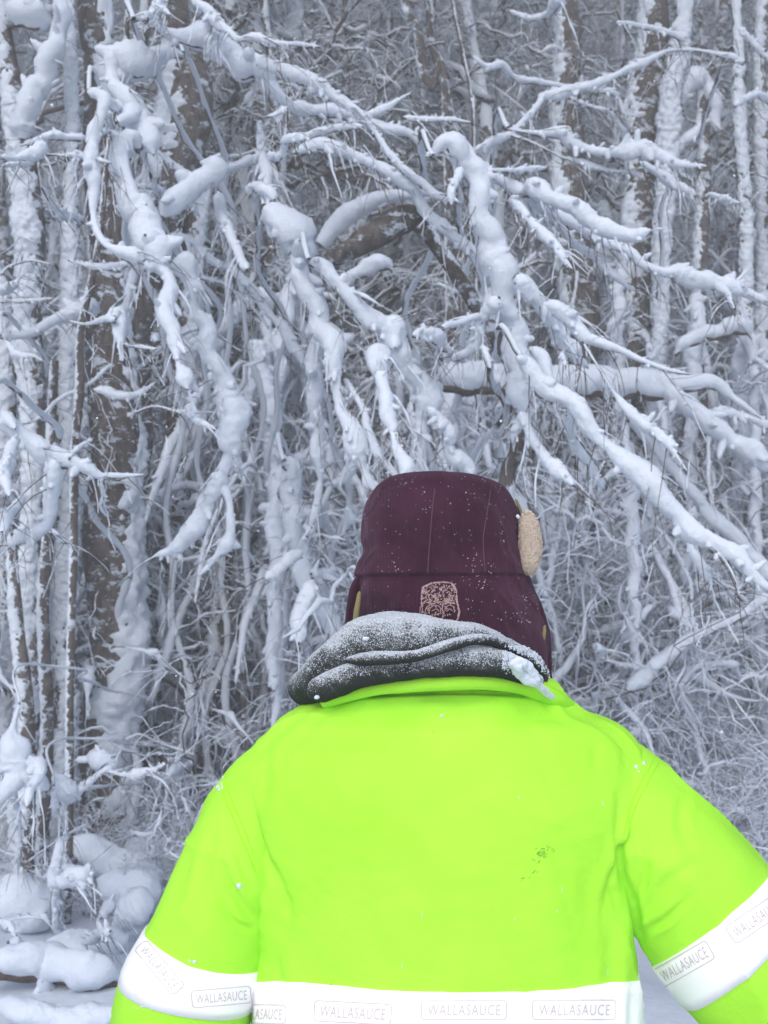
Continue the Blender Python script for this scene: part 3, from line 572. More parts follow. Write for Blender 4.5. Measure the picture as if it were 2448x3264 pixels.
# ------------------------------------------------------------------ far forest
def far_wood():
    rnd = np.random.default_rng(5); b, s = MB(), MB()
    for i in range(420):
        y = rnd.uniform(26, 56); x = rnd.uniform(-.6, .6) * y; z = float(gz(x, y)); h = rnd.uniform(7, 12)
        c = np.linspace([x, y, z - .5], [x + rnd.uniform(-1, 1), y, z + h], 8); r = np.linspace(rnd.uniform(.1, .22), .03, 8)
        b.tube(c, r, 5)
        for k in range(22):
            q = c[int(rnd.uniform(1, 8))]; a = rnd.uniform(0, 6.28); L = rnd.uniform(1, 2.6)
            e = np.linspace(q, q + np.array([math.cos(a) * L, math.sin(a) * L, rnd.uniform(-.5, 1.2)]), 4); b.tube(e, [.04, .03, .02, .01], 3)
            s.tube(e + [0, 0, .05], [.05, .05, .04, .01], 3)
    o = b.build('far_woods', FARBARK); tag(o, 'dense far bare woods blurring together at the top of the slope', 'woods', kind='stuff')
    s.build('snow', RIME, o)
far_wood()
# ------------------------------------------------------------------ snowy air
hb = MB(); x0, x1, y0, y1, z0, z1 = -41, 41, -7.5, 61, -1.6, 56
V = np.array([[x0, y0, z0], [x1, y0, z0], [x1, y1, z0], [x0, y1, z0], [x0, y0, z1], [x1, y0, z1], [x1, y1, z1], [x0, y1, z1]], float)
hb.add(V, np.array([[3, 2, 1, 0], [4, 5, 6, 7], [0, 1, 5, 4], [1, 2, 6, 5], [2, 3, 7, 6], [3, 0, 4, 7]]))
hm = bpy.data.materials.new('snowy_air'); hm.use_nodes = True; t = hm.node_tree; t.nodes.clear()
pv = t.nodes.new('ShaderNodeVolumePrincipled'); pv.inputs['Color'].default_value = (.90, .94, .98, 1); pv.inputs['Density'].default_value = .026
om = t.nodes.new('ShaderNodeOutputMaterial'); t.links.new(pv.outputs[0], om.inputs['Volume'])
HAZE = True
if HAZE: tag(hb.build('haze', hm, smooth=False), 'thin falling-snow haze filling the woods', 'haze', kind='stuff')

b = MB()   # flakes in the air
for i in range(420):
    y = rng.uniform(1.6, 7.5) if i > 9 else rng.uniform(.7, 1.0); x = rng.uniform(-.42, .42) * y; z = CZ + y * rng.uniform(-.38, .55); r = rng.uniform(.0008, .0026)
    if z < .1: continue
    zz = np.linspace(-1, 1, 5); b.tube(np.array([x, y, z]) + np.outer(zz, [0, 0, r]), r * np.sqrt(np.maximum(1 - zz ** 2, .02)), 5)
tag(b.build('falling_snow', SNOW), 'scattered small snowflakes drifting in the air', 'falling snow', kind='stuff')
#PERSON
# ------------------------------------------------------------------ person seen from behind
from mathutils.bvhtree import BVHTree
def proj(p):
    p = np.asarray(p, float) - [0, 0, CZ]; fwd = p[..., 1] * cp + p[..., 2] * sp; up = -p[..., 1] * sp + p[..., 2] * cp
    return 829.5 + p[..., 0] / fwd * 2150.6, 1106 - up / fwd * 2150.6
LIME, t, b_ = mat('lime_fabric', (.48, .95, .03), .8, 0, .2)
b_.inputs['Sheen Weight'].default_value = .0
mp = coords(t, (1, 1, 1), geo=True); n1 = noise(t, mp, 5, 3); n2 = noise(t, mp, 900, 2); n3 = noise(t, mp, 34, 5, .7)
c0 = ramp(t, n1.outputs[0], [(.3, (.34, .76, .035)), (.7, (.42, .86, .055))])
rs = ramp(t, n3.outputs[0], [(.70, (0, 0, 0)), (.80, (.35, .35, .35))])
t.links.new(mix(t, rs.outputs[0], c0.outputs[0], (.22, .62, .05)), b_.inputs['Base Color'])
ad = N(t, 'Math', operation='MULTIPLY_ADD'); ad.inputs[1].default_value = .12; t.links.new(n2.outputs[0], ad.inputs[0]); t.links.new(n3.outputs[0], ad.inputs[2])
bump(t, b_, ad.outputs[0], .5, .005)
LIMED = mat('lime_seam', (.40, .80, .02), .9)[0]
TAPE, t, b_ = mat('reflective_tape', (.96, .96, .97), .35, 0, .6)
mp = coords(t, geo=True); n1 = noise(t, mp, 30, 4); bump(t, b_, n1.outputs[0], .3, .006)
PRINT = mat('tape_print', (.60, .52, .52), .7)[0]
SILV = mat('creased_silver', (.50, .51, .54), .35, .6)[0]
HAT, t, b_ = mat('plum_corduroy', (.05, .012, .028), .95, 0, .1)
b_.inputs['Sheen Weight'].default_value = .14; b_.inputs['Sheen Tint'].default_value = (.75, .45, .65, 1)
mp = coords(t, geo=True); n1 = noise(t, mp, 14, 5); wv = N(t, 'TexWave', bands_direction='X'); wv.inputs['Scale'].default_value = 150; wv.inputs['Distortion'].default_value = .6
t.links.new(mp.outputs[0], wv.inputs[0])
c0 = ramp(t, n1.outputs[0], [(.3, (.026, .0085, .018)), (.7, (.058, .019, .038))])
vo = N(t, 'TexVoronoi'); vo.inputs['Scale'].default_value = 170; t.links.new(mp.outputs[0], vo.inputs[0])
n4 = noise(t, mp, 22, 3); sub = N(t, 'Math', operation='SUBTRACT'); t.links.new(vo.outputs[0], sub.inputs[0]); t.links.new(n4.outputs[0], sub.inputs[1])
r4 = ramp(t, sub.outputs[0], [(.0, (1, 1, 1)), (.02, (0, 0, 0))])
ml = N(t, 'Math', operation='MULTIPLY_ADD'); ml.inputs[1].default_value = 1; ml.inputs[2].default_value = -.0
lt = N(t, 'Math', operation='LESS_THAN'); lt.inputs[1].default_value = -.47; t.links.new(sub.outputs[0], lt.inputs[0])
t.links.new(mix(t, lt.outputs[0], c0.outputs[0], (.45, .42, .5)), b_.inputs['Base Color'])
ad = N(t, 'Math', operation='MULTIPLY_ADD'); ad.inputs[1].default_value = .35; t.links.new(wv.outputs[0], ad.inputs[0]); t.links.new(n1.outputs[0], ad.inputs[2])
bump(t, b_, ad.outputs[0], .5, .004)
THREAD = mat('pale_thread', (.13, .08, .12), .9)[0]
TAN, t, b_ = mat('cream_fleece', (.62, .52, .44), .95, 0, .1); mp = coords(t, geo=True); n1 = noise(t, mp, 160, 4, .8); bump(t, b_, n1.outputs[0], .7, .004)
OLIVE = mat('olive_lining', (.20, .17, .08), .9)[0]
EMBT = mat('pink_thread', (.38, .26, .25), .85)[0]
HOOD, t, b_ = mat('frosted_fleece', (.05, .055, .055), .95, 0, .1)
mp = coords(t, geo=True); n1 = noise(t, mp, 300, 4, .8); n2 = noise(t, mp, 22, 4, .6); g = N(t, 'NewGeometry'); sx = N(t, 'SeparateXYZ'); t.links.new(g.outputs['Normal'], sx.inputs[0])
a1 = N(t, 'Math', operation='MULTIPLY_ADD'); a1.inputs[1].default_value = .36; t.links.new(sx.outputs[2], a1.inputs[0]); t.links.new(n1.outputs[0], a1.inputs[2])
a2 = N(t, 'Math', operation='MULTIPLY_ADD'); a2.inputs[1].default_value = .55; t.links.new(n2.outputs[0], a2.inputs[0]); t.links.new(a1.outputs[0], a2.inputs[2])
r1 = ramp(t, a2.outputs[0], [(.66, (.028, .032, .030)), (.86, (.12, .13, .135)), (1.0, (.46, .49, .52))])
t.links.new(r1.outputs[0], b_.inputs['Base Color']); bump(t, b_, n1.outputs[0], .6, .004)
SKIN = mat('skin', (.62, .38, .29), .6)[0]; DARK, t, b_ = mat('dark_trousers', (.03, .033, .04), .9); BOOT = mat('boot_leather', (.04, .03, .025), .6)[0]

per = empty('person', (.11, 1.52, 0), 'person seen from behind in a lime hi-vis jacket with plum trapper hat', 'person')

# body: one continuous skinned figure
def skinned(name, verts, edges, rad, m, parent, lv=2):
    me = bpy.data.meshes.new(name); me.from_pydata([tuple(map(float, v)) for v in verts], edges, []); o = bpy.data.objects.new(name, me); COL.objects.link(o)
    o.modifiers.new('s', 'SKIN'); sl = me.skin_vertices[0].data
    for i, r in enumerate(rad): sl[i].radius = (r, r) if np.ndim(r) == 0 else r
    sl[0].use_root = True
    su = o.modifiers.new('u', 'SUBSURF'); su.levels = lv; su.render_levels = lv
    dg = bpy.context.evaluated_depsgraph_get(); m2 = bpy.data.meshes.new_from_object(o.evaluated_get(dg))
    bpy.data.objects.remove(o); m2.materials.clear(); m2.materials.append(m)
    for p in m2.polygons: p.use_smooth = True
    o = bpy.data.objects.new(name, m2); COL.objects.link(o); o.parent = parent; o.location = -parent.location if parent.parent is None else (0, 0, 0); return o
eL, eR = D(400, 2290, 1.60)[0], D(1680, 2190, 1.60)[0]
hL, hR = D(690, 2400, 1.86)[0], D(1390, 2390, 1.86)[0]
cx = .105
V_ = [(cx, 1.52, .95), (cx, 1.52, 1.2), (cx, 1.52, 1.4), (cx, 1.54, 1.5), (cx + .005, 1.56, 1.60), (cx + .005, 1.57, 1.68), (cx + .005, 1.56, 1.76),
      tuple(D(600, 1720, 1.50)[0]), tuple(eL), tuple(hL), tuple(D(1290, 1700, 1.50)[0]), tuple(eR), tuple(hR),
      (.01, 1.52, .88), (0, 1.50, .50), (-.02, 1.53, .10), (-.04, 1.42, .05), (.20, 1.52, .88), (.22, 1.50, .50), (.25, 1.53, .10), (.27, 1.42, .05), (cx + .005, 1.675, 1.665)]
V_[16] = (-.04, 1.68, .05); V_[20] = (.27, 1.68, .05)
E_ = [(0, 1), (1, 2), (2, 3), (3, 4), (4, 5), (5, 6), (2, 7), (7, 8), (8, 9), (2, 10), (10, 11), (11, 12), (0, 13), (13, 14), (14, 15), (15, 16), (0, 17), (17, 18), (18, 19), (19, 20), (5, 21)]
skinned('body', V_, E_, [.13, .12, .12, .06, .062, .085, .07, .06, .045, .03, .06, .045, .03, .085, .06, .045, .04, .085, .06, .045, .04, .015], SKIN, per)
for h, sg in ((hL, 1), (hR, -1)):
    gv, ge, gr = [h + [0, 0, 0], h + [.035 * sg, .02, -.02], h + [.075 * sg, .03, -.03]], [(0, 1), (1, 2)], [.03, (.038, .02), (.036, .018)]
    for k in range(4):
        b0 = h + [.085 * sg, .035, -.005 - .019 * k]; ln = [.072, .08, .075, .06][k]; i0 = len(gv)
        gv += [b0, b0 + [ln * .5 * sg, .012, -.004], b0 + [ln * .85 * sg, -.006, -.008]]; ge += [(2, i0), (i0, i0 + 1), (i0 + 1, i0 + 2)]; gr += [.0095, .009, .008]
    i0 = len(gv); gv += [h + [.05 * sg, .02, .022], h + [.085 * sg, .03, .04]]; ge += [(1, i0), (i0, i0 + 1)]; gr += [.012, .010]
    skinned('glove', gv, ge, gr, DARK, per, 2)
b = MB()
for s_ in (-1, 1):
    g_ = cr([[cx + s_ * .09, 1.52, 1.0, .12], [cx + s_ * .10, 1.51, .8, .115], [cx + s_ * .115, 1.50, .5, .095], [cx + s_ * .13, 1.53, .12, .085]], 50)
    b = MB(); b.tube(g_[:, :3], g_[:, 3], 28, lambda p, d: .03 * pn(p, 22)); b.build('trouser_leg', DARK, per)
    b = MB(); g_ = cr([[cx + s_ * .13, 1.53, .26, .075], [cx + s_ * .13, 1.53, .1, .07], [cx + s_ * .135, 1.56, .06, .065], [cx + s_ * .14, 1.66, .05, .055], [cx + s_ * .14, 1.74, .045, .02]], 40)
    b.tube(g_[:, :3], g_[:, 3], 20); b.build('boot', BOOT, per)

# jacket torso
TR_ = np.array([  # row, left, right (1659-wide view), depth of centre, half depth
 (1448, 850, 1130, 1.545, .065), (1458, 800, 1165, 1.54, .075), (1472, 770, 1190, 1.535, .085), (1492, 715, 1205, 1.53, .095), (1512, 668, 1228, 1.53, .105), (1535, 632, 1262, 1.525, .113), (1555, 606, 1318, 1.52, .120), (1580, 580, 1356, 1.52, .127), (1625, 540, 1384, 1.515, .135),
 (1690, 512, 1392, 1.51, .142), (1750, 515, 1380, 1.51, .147), (1820, 535, 1356, 1.51, .15), (1890, 549, 1345, 1.51, .152), (2000, 553, 1362, 1.51, .153), (2100, 552, 1378, 1.51, .155), (2212, 552, 1386, 1.51, .158), (2400, 545, 1392, 1.51, .16), (2560, 545, 1392, 1.51, .155), (2600, 560, 1378, 1.51, .14)], float)
def torso(yp, th, off=0.):
    yp = np.asarray(yp, float); th = np.asarray(th, float)
    L_, R_, Yc, hb_ = [np.interp(yp, TRS[:, 0], TRS[:, i]) for i in (1, 2, 3, 4)]
    c, z = [], []
    wz = lambda px, py, Y: None
    dz = -(yp - 1106) / 2150.6; wy = cp - sp * dz; zz = CZ + (sp + cp * dz) * Yc / wy
    xl = (L_ - 829.5) / 2150.6 * Yc / wy; xr = (R_ - 829.5) / 2150.6 * Yc / wy
    a = (xr - xl) / 2; cx_ = (xr + xl) / 2; e = 2 / 2.5
    co, si = np.cos(th), np.sin(th)
    X = cx_ + (a + off) * np.sign(co) * np.abs(co) ** e; Yy = Yc - (hb_ + off) * np.sign(si) * np.abs(si) ** e
    p = np.stack(np.broadcast_arrays(X, Yy, zz), -1)
    n = np.stack(np.broadcast_arrays(co, -si, 0 * si), -1)
    low = np.clip((1500 - 0 + yp * 0 + (yp - 1500)) / 2200, 0, 1)
    f = .0038 * pn(p * [1, 1, .28], 17, 2) + .0026 * pn(p * [1, 1, .6], 42, 7) + .0010 * pn(p, 110, 1)
    rd = 1 - np.abs(pn(p * [1, 1, .45], 15, 9)); f = f + .004 * np.clip(rd, 0, 1) ** 6
    # creases running up from the armpits and pulling across the shoulders
    u = (X - cx_) / a
    f = f - .009 * np.exp(-((np.abs(u) - .90 + .0006 * (yp - 1750)) / .03) ** 2) * np.exp(-((yp - 1800) / 120) ** 2)
    f = f + .003 * np.sin(u * 34 + yp * .02) * np.exp(-((np.abs(u) - .85) / .12) ** 2)
    return p + n * f[..., None]
TRS = cr(TR_, 400)
th = np.linspace(0, 2 * math.pi, 240, endpoint=False)
ys = np.r_[np.linspace(1448, 1650, 110), np.linspace(1653, 2600, 220)]
Yg, Tg = np.meshgrid(ys, th, indexing='ij')
jm = MB(); jv = torso(Yg, Tg); jm.add(jv, grid_faces(len(ys), len(th))); jac = jm.build('jacket', LIME, per)
def strip(fun, name, m, parent, n_e=6, off=.0022):
    """closed band: outer sheet with its edges turned in; fun(s 0..1 across, th, off)"""
    b = MB(); s = np.r_[0, np.linspace(0, 1, n_e), 1]; o = np.r_[-.002, np.full(n_e, off), -.002]
    tt = np.linspace(0, 2 * math.pi, 260, endpoint=False)
    b.add(np.stack([fun(s[i], tt, o[i]) for i in range(len(s))]), grid_faces(len(s), len(tt))); return b.build(name, m, parent)
def band_row(th): return 2050 - 3 * np.sin(th * 3 + .5) + 48 * np.abs(np.cos(th)) ** 5
tb = strip(lambda s, t_, o: torso(band_row(t_) + s * 128, t_, o), 'reflective_band', TAPE, jac)

# sleeves
def sleeve(path, name):
    g = cr([[*D(x, y, Y)[0], r * D(x, y, Y)[1] * 1.4755] for x, y, r, Y in path], 240)
    c, r = g[:, :3], g[:, 3]; t = np.gradient(c, axis=0); t /= np.linalg.norm(t, axis=1)[:, None]
    w = np.tile([0, -1., 0], (len(c), 1)); 
    ref = np.array([0, -1., .0]); w = ref - t * (t @ ref)[:, None]; bad = np.linalg.norm(w, axis=1) < .25
    wp = None
    for i in range(len(c)):   # carry the frame along once the sleeve turns away
        v = (ref if wp is None or not bad[i] else wp); v = v - t[i] * (t[i] @ v); 
        if wp is not None and v @ wp < 0: v = -v
        if wp is not None: v = wp * .9 + v / np.linalg.norm(v) * .1; v = v - t[i] * (t[i] @ v)
        w[i] = v / np.linalg.norm(v); wp = w[i]
    u = np.cross(t, w)
    if u[20][0] < 0: u = -u
    sd_ = 3 if 'L' in name else 9
    def f(ti, th, off=0.):
        ti = np.asarray(ti, float); th = np.asarray(th, float); ti, th = np.broadcast_arrays(ti, th)
        idx = np.clip(ti, 0, 1) * (len(c) - 1); I = np.arange(len(c))
        C_ = np.stack([np.interp(idx, I, c[:, k]) for k in range(3)], -1); U = np.stack([np.interp(idx, I, u[:, k]) for k in range(3)], -1); W_ = np.stack([np.interp(idx, I, w[:, k]) for k in range(3)], -1)
        r_ = np.interp(idx, I, r); dd = U * np.cos(th)[..., None] + W_ * np.sin(th)[..., None]
        p = C_ + dd * r_[..., None]
        rd = 1 - np.abs(pn(p * [1.2, 1, .8], 13, sd_ + 4)); k_ = .05 * np.clip(rd, 0, 1) ** 7 + .026 * pn(p, 11, sd_) + .014 * pn(p * [1.2, 1, 1], 26, sd_ + 2) + .02 * np.sin(ti * 46 + 2.4 * np.cos(th) + sd_) * np.clip(ti * 1.6 - .15, 0, 1) * np.clip(.3 + np.cos(th) * (1 if sd_ == 3 else -1), 0, 1)
        return C_ + dd * (r_ * (1 + k_) + off)[..., None]
    return f
sL = sleeve([(690, 1668, 95, 1.50), (600, 1712, 112, 1.50), (548, 1790, 122, 1.50), (505, 1900, 128, 1.50), (458, 2030, 138, 1.50), (398, 2165, 146, 1.51), (400, 2290, 140, 1.58), (470, 2370, 120, 1.70), (620, 2400, 100, 1.82)], 'L')
sR = sleeve([(1215, 1668, 95, 1.50), (1290, 1692, 118, 1.50), (1362, 1762, 132, 1.50), (1445, 1860, 146, 1.50), (1545, 1990, 160, 1.50), (1640, 2110, 165, 1.51), (1680, 2220, 150, 1.58), (1610, 2330, 125, 1.70), (1450, 2390, 100, 1.82)], 'R')
ti = np.linspace(0, 1, 300); tt = np.linspace(0, 2 * math.pi, 120, endpoint=False); TI, TT = np.meshgrid(ti, tt, indexing='ij')
SLV = []
for f_, nm in ((sL, 'sleeve'), (sR, 'sleeve')):
    b = MB(); v = f_(TI, TT); b.add(v, grid_faces(300, 120)); SLV.append((b.build(nm, LIME, jac), v))
# where along each sleeve the band lies
def band_on(f_, x_, y_, half, A, B, mirror=1):
    best = min(np.linspace(.2, .8, 300), key=lambda q: abs(np.hypot(*(np.array(proj((f_(q, 0.) + f_(q, math.pi)) / 2)) - [x_, y_]))))
    dv = np.linalg.norm((f_(best + .01, 0.) + f_(best + .01, math.pi) - f_(best - .01, 0.) - f_(best - .01, math.pi)) / 2); per_px = .02 / dv * (1.5 / 2150.6)
    def fn(s, th, off):
        bulge = A * np.clip(np.sin(th), -1, 1) + B * (1 + mirror * np.cos(th)) / 2
        return f_(best + per_px * (bulge + (s * 2 - 1) * half), th, off)
    return fn
strip(band_on(sL, 415, 2108, 44, -14, -46), 'reflective_band', TAPE, SLV[0][0])
strip(band_on(sR, 1556, 2032, 53, -44, 0, -1), 'reflective_band', TAPE, SLV[1][0])

CREASES = [([(548, 1995), (520, 1950), (490, 1900), (478, 1850)], 7, .007), ([(550, 2012), (500, 1988), (462, 1930)], 6, .005), ([(425, 1800), (392, 1900), (362, 1990)], 13, .004), ([(470, 1770), (444, 1880), (430, 1985)], 12, .004), ([(500, 1800), (520, 1860), (546, 1930)], 7, .004),
 ([(590, 1570), (575, 1650), (570, 1760)], 11, .0035), ([(1340, 1720), (1336, 1800), (1345, 1900), (1358, 1990)], 8, .006), ([(1290, 1600), (1286, 1640), (1280, 1680)], 9, .003), ([(1375, 2042), (1400, 2010), (1440, 1985), (1500, 1930)], 8, .005), ([(1352, 1890), (1372, 1960), (1382, 2030)], 8, .007),
 ([(1480, 1700), (1470, 1780), (1500, 1850)], 11, .004), ([(1366, 1960), (1392, 1900), (1400, 1800)], 8, .005), ([(1410, 1970), (1450, 1900), (1530, 1850)], 12, .003), ([(740, 1508), (850, 1499), (1000, 1494), (1130, 1502), (1200, 1514)], 5, .004), ([(640, 1560), (760, 1545), (900, 1550)], 14, .002), ([(1240, 1560), (1150, 1545), (1050, 1552)], 14, .002), ([(600, 1990), (640, 1930), (655, 1850)], 14, .0025), ([(1300, 2000), (1270, 1930), (1262, 1830)], 16, .0025)]
def sculpt(o):
    me = o.data; v = np.empty(len(me.vertices) * 3, np.float32); me.vertices.foreach_get('co', v); v = v.reshape(-1, 3).astype(float); n = np.empty(v.size, np.float32); me.vertices.foreach_get('normal', n); n = n.reshape(-1, 3)
    X, Y = proj(v); face = n[:, 1] < .1; d = np.zeros(len(v))
    for pl, w, dep in CREASES:
        pl = cr(np.c_[np.array(pl, float), np.zeros(len(pl))], 40)[:, :2]; dm = np.hypot(X[:, None] - pl[None, :, 0], Y[:, None] - pl[None, :, 1]); ds = dm.min(1); en = np.sin(np.pi * (dm.argmin(1) + .3) / 39.8).clip(0, 1) ** .9
        d += .85 * en * ( -dep * np.exp(-(ds / w) ** 2) + dep * .55 * np.exp(-((ds - w * 2.1) / (w * .9)) ** 2))
    v += n * (d * face)[:, None] * (1 if n[len(n) // 2, 1] is not None else 1)
    me.vertices.foreach_set('co', v.astype(np.float32).ravel()); me.update()
for o in (jac, SLV[0][0], SLV[1][0]): sculpt(o)
# everything laid on the cloth is cast onto the real surfaces
def bvh(objs):
    vs, fs, n = [], [], 0
    for o in objs:
        off = np.array(o.matrix_world.translation) if False else np.zeros(3)
        vs += [tuple(v.co) for v in o.data.vertices]; fs += [tuple(i + n for i in p.vertices) for p in o.data.polygons]; n = len(vs)
    return BVHTree.FromPolygons(vs, fs)
camp = Vector((0, 0, CZ))
def cast(tree, px, py, off):
    q = Vector(D(px, py, 1.5)[0]) - camp; q.normalize(); h = tree.ray_cast(camp, q)
    if h[0] is None: return None
    n = h[1]; n = -n if n.dot(q) > 0 else n
    return np.array(h[0] + n * off)
def lines(tree, polys, r, off=.001, step=4.):
    b = MB()
    for pl in polys:
        pl = np.array(pl, float); L_ = np.hypot(*np.diff(pl, axis=0).T).sum(); n = max(4, int(L_ / step)); g = cr(np.c_[pl, np.zeros(len(pl))], n)
        pts = [cast(tree, x, y, off) for x, y, _ in g]; pts = [p for p in pts if p is not None]
        if len(pts) > 3: b.tube(np.array(pts), np.full(len(pts), r), 5)
    return b
all_j = [jac, SLV[0][0], SLV[1][0]]; bands = [o for o in bpy.data.objects if o.name.startswith('reflective_band')]
Tall = bvh(all_j + bands); Ttor = bvh([jac, tb])
# lettering on the tape
def lettering(tree, parent, boxes):
    b = MB(); vs, fs, n = [], [], 0
    cu = bpy.data.curves.new('t', 'FONT'); cu.body = 'WALLASAUCE'; cu.size = 1; cu.space_character = 1.12; cu.resolution_u = 3; cu.shear = .12
    to = bpy.data.objects.new('t', cu); COL.objects.link(to); bpy.context.view_layer.update()
    me = bpy.data.meshes.new_from_object(to.evaluated_get(bpy.context.evaluated_depsgraph_get())); bpy.data.objects.remove(to)
    tv = np.array([v.co[:2] for v in me.vertices]); w_ = tv[:, 0].max(); h_ = tv[:, 1].max()
    for (x, y, w, h, ang) in boxes:
        ca, sa = math.cos(R(ang)), math.sin(R(ang)); ok = {}
        def tp(u, v_): return x + ca * u - sa * v_, y + sa * u + ca * v_
        for i, (u, v_) in enumerate(tv):
            px, py = tp((u / w_ - .5) * w * .86, -(v_ / h_ - .5) * h * .56); p = cast(tree, px, py, .0012)
            if p is not None: ok[i] = len(vs); vs.append(tuple(p))
        for f in me.polygons:
            if all(i in ok for i in f.vertices): fs.append([ok[i] for i in f.vertices])
        c_ = 5; pl = [(-w/2 + c_, -h/2), (w/2 - c_, -h/2), (w/2, -h/2 + c_), (w/2, h/2 - c_), (w/2 - c_, h/2), (-w/2 + c_, h/2), (-w/2, h/2 - c_), (-w/2, -h/2 + c_), (-w/2 + c_, -h/2)]
        for i in range(8): 
            bb_ = lines(tree, [[tp(*pl[i]), tp(*pl[i + 1])]], .0006, .0006, 3)
            b.v += bb_.v; b.f += [f + b.n for f in bb_.f]; b.n += bb_.n
    m2 = bpy.data.meshes.new('lettering'); m2.from_pydata(vs, [], fs); m2.materials.append(PRINT)
    o = bpy.data.objects.new('lettering', m2); COL.objects.link(o); o.parent = parent
    if b.v: b.build('lettering_frame', PRINT, parent)
lettering(Ttor, jac, [(762, 2187, 166, 44, 3), (1002, 2181, 184, 42, 0), (1240, 2181, 180, 42, 0), (560, 2190, 116, 40, 1)])
lettering(Tall, SLV[0][0], [(478, 2153, 128, 36, -5), (345, 2090, 128, 34, 50)])
lettering(Tall, SLV[1][0], [(1478, 2082, 130, 44, -30), (1632, 1985, 130, 44, -34)])
# seams
def dash(pl, d=5, gap=4): return [pl]
Ts = bvh(all_j)
lines(Ts, [[(474, 1692), (492, 1740), (515, 1795), (535, 1845), (552, 1885)], [(484, 1686), (503, 1736), (526, 1790), (546, 1842)],
           [(1412, 1640), (1385, 1690), (1362, 1740), (1348, 1800)], [(1422, 1648), (1396, 1696), (1372, 1745), (1354, 1805)]], .0009, .0004).build('seam', LIMED, jac)
lines(Ts, [[(740, 1506), (850, 1497), (1000, 1492), (1130, 1500), (1200, 1512)]], .0010, .0003).build('collar_seam', LIMED, jac)
b = MB(); cr_ = cr([[*D(700, 1512, 1.46)[0], .012], [*D(820, 1484, 1.42)[0], .011], [*D(1000, 1470, 1.40)[0], .012], [*D(1120, 1480, 1.43)[0], .011], [*D(1205, 1512, 1.47)[0], .013], [*D(1235, 1530, 1.53)[0], .01], [*D(1180, 1500, 1.62)[0], .01]], 80)
b.tube(cr_[:, :3], cr_[:, 3], 12, lambda p, d: .12 * pn(p, 30)); b.build('collar', LIME, jac)
# silver wrinkles in the tape, snow crumbs, small stains
def blobs(tree, pts, m, name, parent, off=-.0006, flat=.35):
    b = MB()
    for x, y, r in pts:
        p = cast(tree, x, y, off)
        if p is None: continue
        r_ = r * 1.5 / 2150.6; n = 7; zz = np.linspace(-1, 1, n); c = p[None] + np.stack([0 * zz, zz * r_ * flat * 0, zz * r_], -1)
        b.tube(c, r_ * np.sqrt(np.maximum(1 - zz ** 2, .01)), 10, lambda q, d: .35 * pn(q, .9 / r_, x) - (1 - flat) * np.abs(d[..., 1]) )
    return b.build(name, m, parent)
rs_ = random.Random(4)
blobs(Ts, [(468 + rs_.uniform(-14, 14), 1688 + rs_.uniform(-16, 22), rs_.uniform(1.5, 5)) for _ in range(26)] + [(1375, 1658, 6), (1392, 1650, 6), (1380, 1668, 4)] + [(420 + rs_.uniform(-12, 12), 2085 + rs_.uniform(-14, 14), rs_.uniform(1, 4)) for _ in range(12)] + [(296 + rs_.uniform(-8, 14), 2150 + rs_.uniform(-30, 30), rs_.uniform(1, 4)) for _ in range(12)], SNOW, 'snow_crumbs', jac)
lines(Ts, [[(x, y), (x + rs_.uniform(-1, 1), y + 3), (x + rs_.uniform(-2, 2), y + rs_.uniform(6, 14))] for x, y in [(rs_.uniform(700, 1330), rs_.uniform(1700, 2110)) for _ in range(8)]], .0004, .0005, 2).build('snow_streaks', SNOW, jac)
STAIN = mat('green_stain', (.10, .30, .04), .9)[0]
def stain(cx0, cy0, n, sx_, sy_, r): return [[(cx0 + rs_.gauss(0, sx_), cy0 + rs_.gauss(0, sy_)) for _ in range(1)] for _ in range(n)]
pls = []
for (x0, y0, n, sx_, sy_) in ((1168, 1845, 34, 9, 8), (1140, 1895, 8, 12, 3), (932, 1586, 1, 1, 1), (712, 2128, 2, 1, 2)):
    for _ in range(n):
        x = x0 + rs_.gauss(0, sx_); y = y0 + rs_.gauss(0, sy_) - (x - x0) * .5; pls.append([(x, y), (x + rs_.uniform(1, 4), y - rs_.uniform(0, 3)), (x + rs_.uniform(3, 6), y - rs_.uniform(1, 5))])
lines(Ts, pls, .0005, -.0002, 1.5).build('stain', STAIN, jac)

# hood of a grey fleece lying over the collar
def K(x, y): return 610 + x * .4085, 982.7 + y * .4085
def KP(x, y, Y): return D(*K(x, y), Y)
def roll(name, path, m, parent, k=40, n=160, lump=.05, flat=.8, sd_=0):
    g = cr([[*KP(x, y, Y)[0], r * .4085 * KP(x, y, Y)[1] * 1.4755] for x, y, r, Y in path], n)
    b = MB(); s = np.linspace(0, 1, n); e = np.clip(np.minimum(s, 1 - s) * 14, .05, 1) ** .5
    b.tube(g[:, :3], g[:, 3] * e, k, lambda p, d: lump * pn(p, 34, sd_) + lump * .5 * pn(p, 90, sd_ + 1) + lump * .3 * pn(p, 230, sd_ + 2) - (1 - flat) * np.abs(d[..., 1]) ** 2)
    return b.build(name, m, parent)
hood = roll('hood', [(230, 1150, 40, 1.66), (130, 1225, 85, 1.56), (165, 1210, 112, 1.49), (300, 1120, 148, 1.45), (480, 1020, 172, 1.43), (680, 985, 140, 1.42), (880, 975, 100, 1.42), (1050, 990, 88, 1.43), (1200, 1045, 76, 1.45), (1310, 1110, 70, 1.48), (1370, 1190, 48, 1.54), (1340, 1180, 40, 1.62)], HOOD, per, 56, 240, .045, .8, 1)
roll('hood_fold', [(140, 1270, 60, 1.47), (260, 1215, 72, 1.425), (430, 1150, 84, 1.40), (640, 1125, 66, 1.39), (850, 1100, 70, 1.385), (1020, 1085, 78, 1.385), (1170, 1110, 72, 1.40), (1300, 1175, 52, 1.43), (1390, 1240, 30, 1.47)], HOOD, hood, 48, 240, .06, .78, 4)
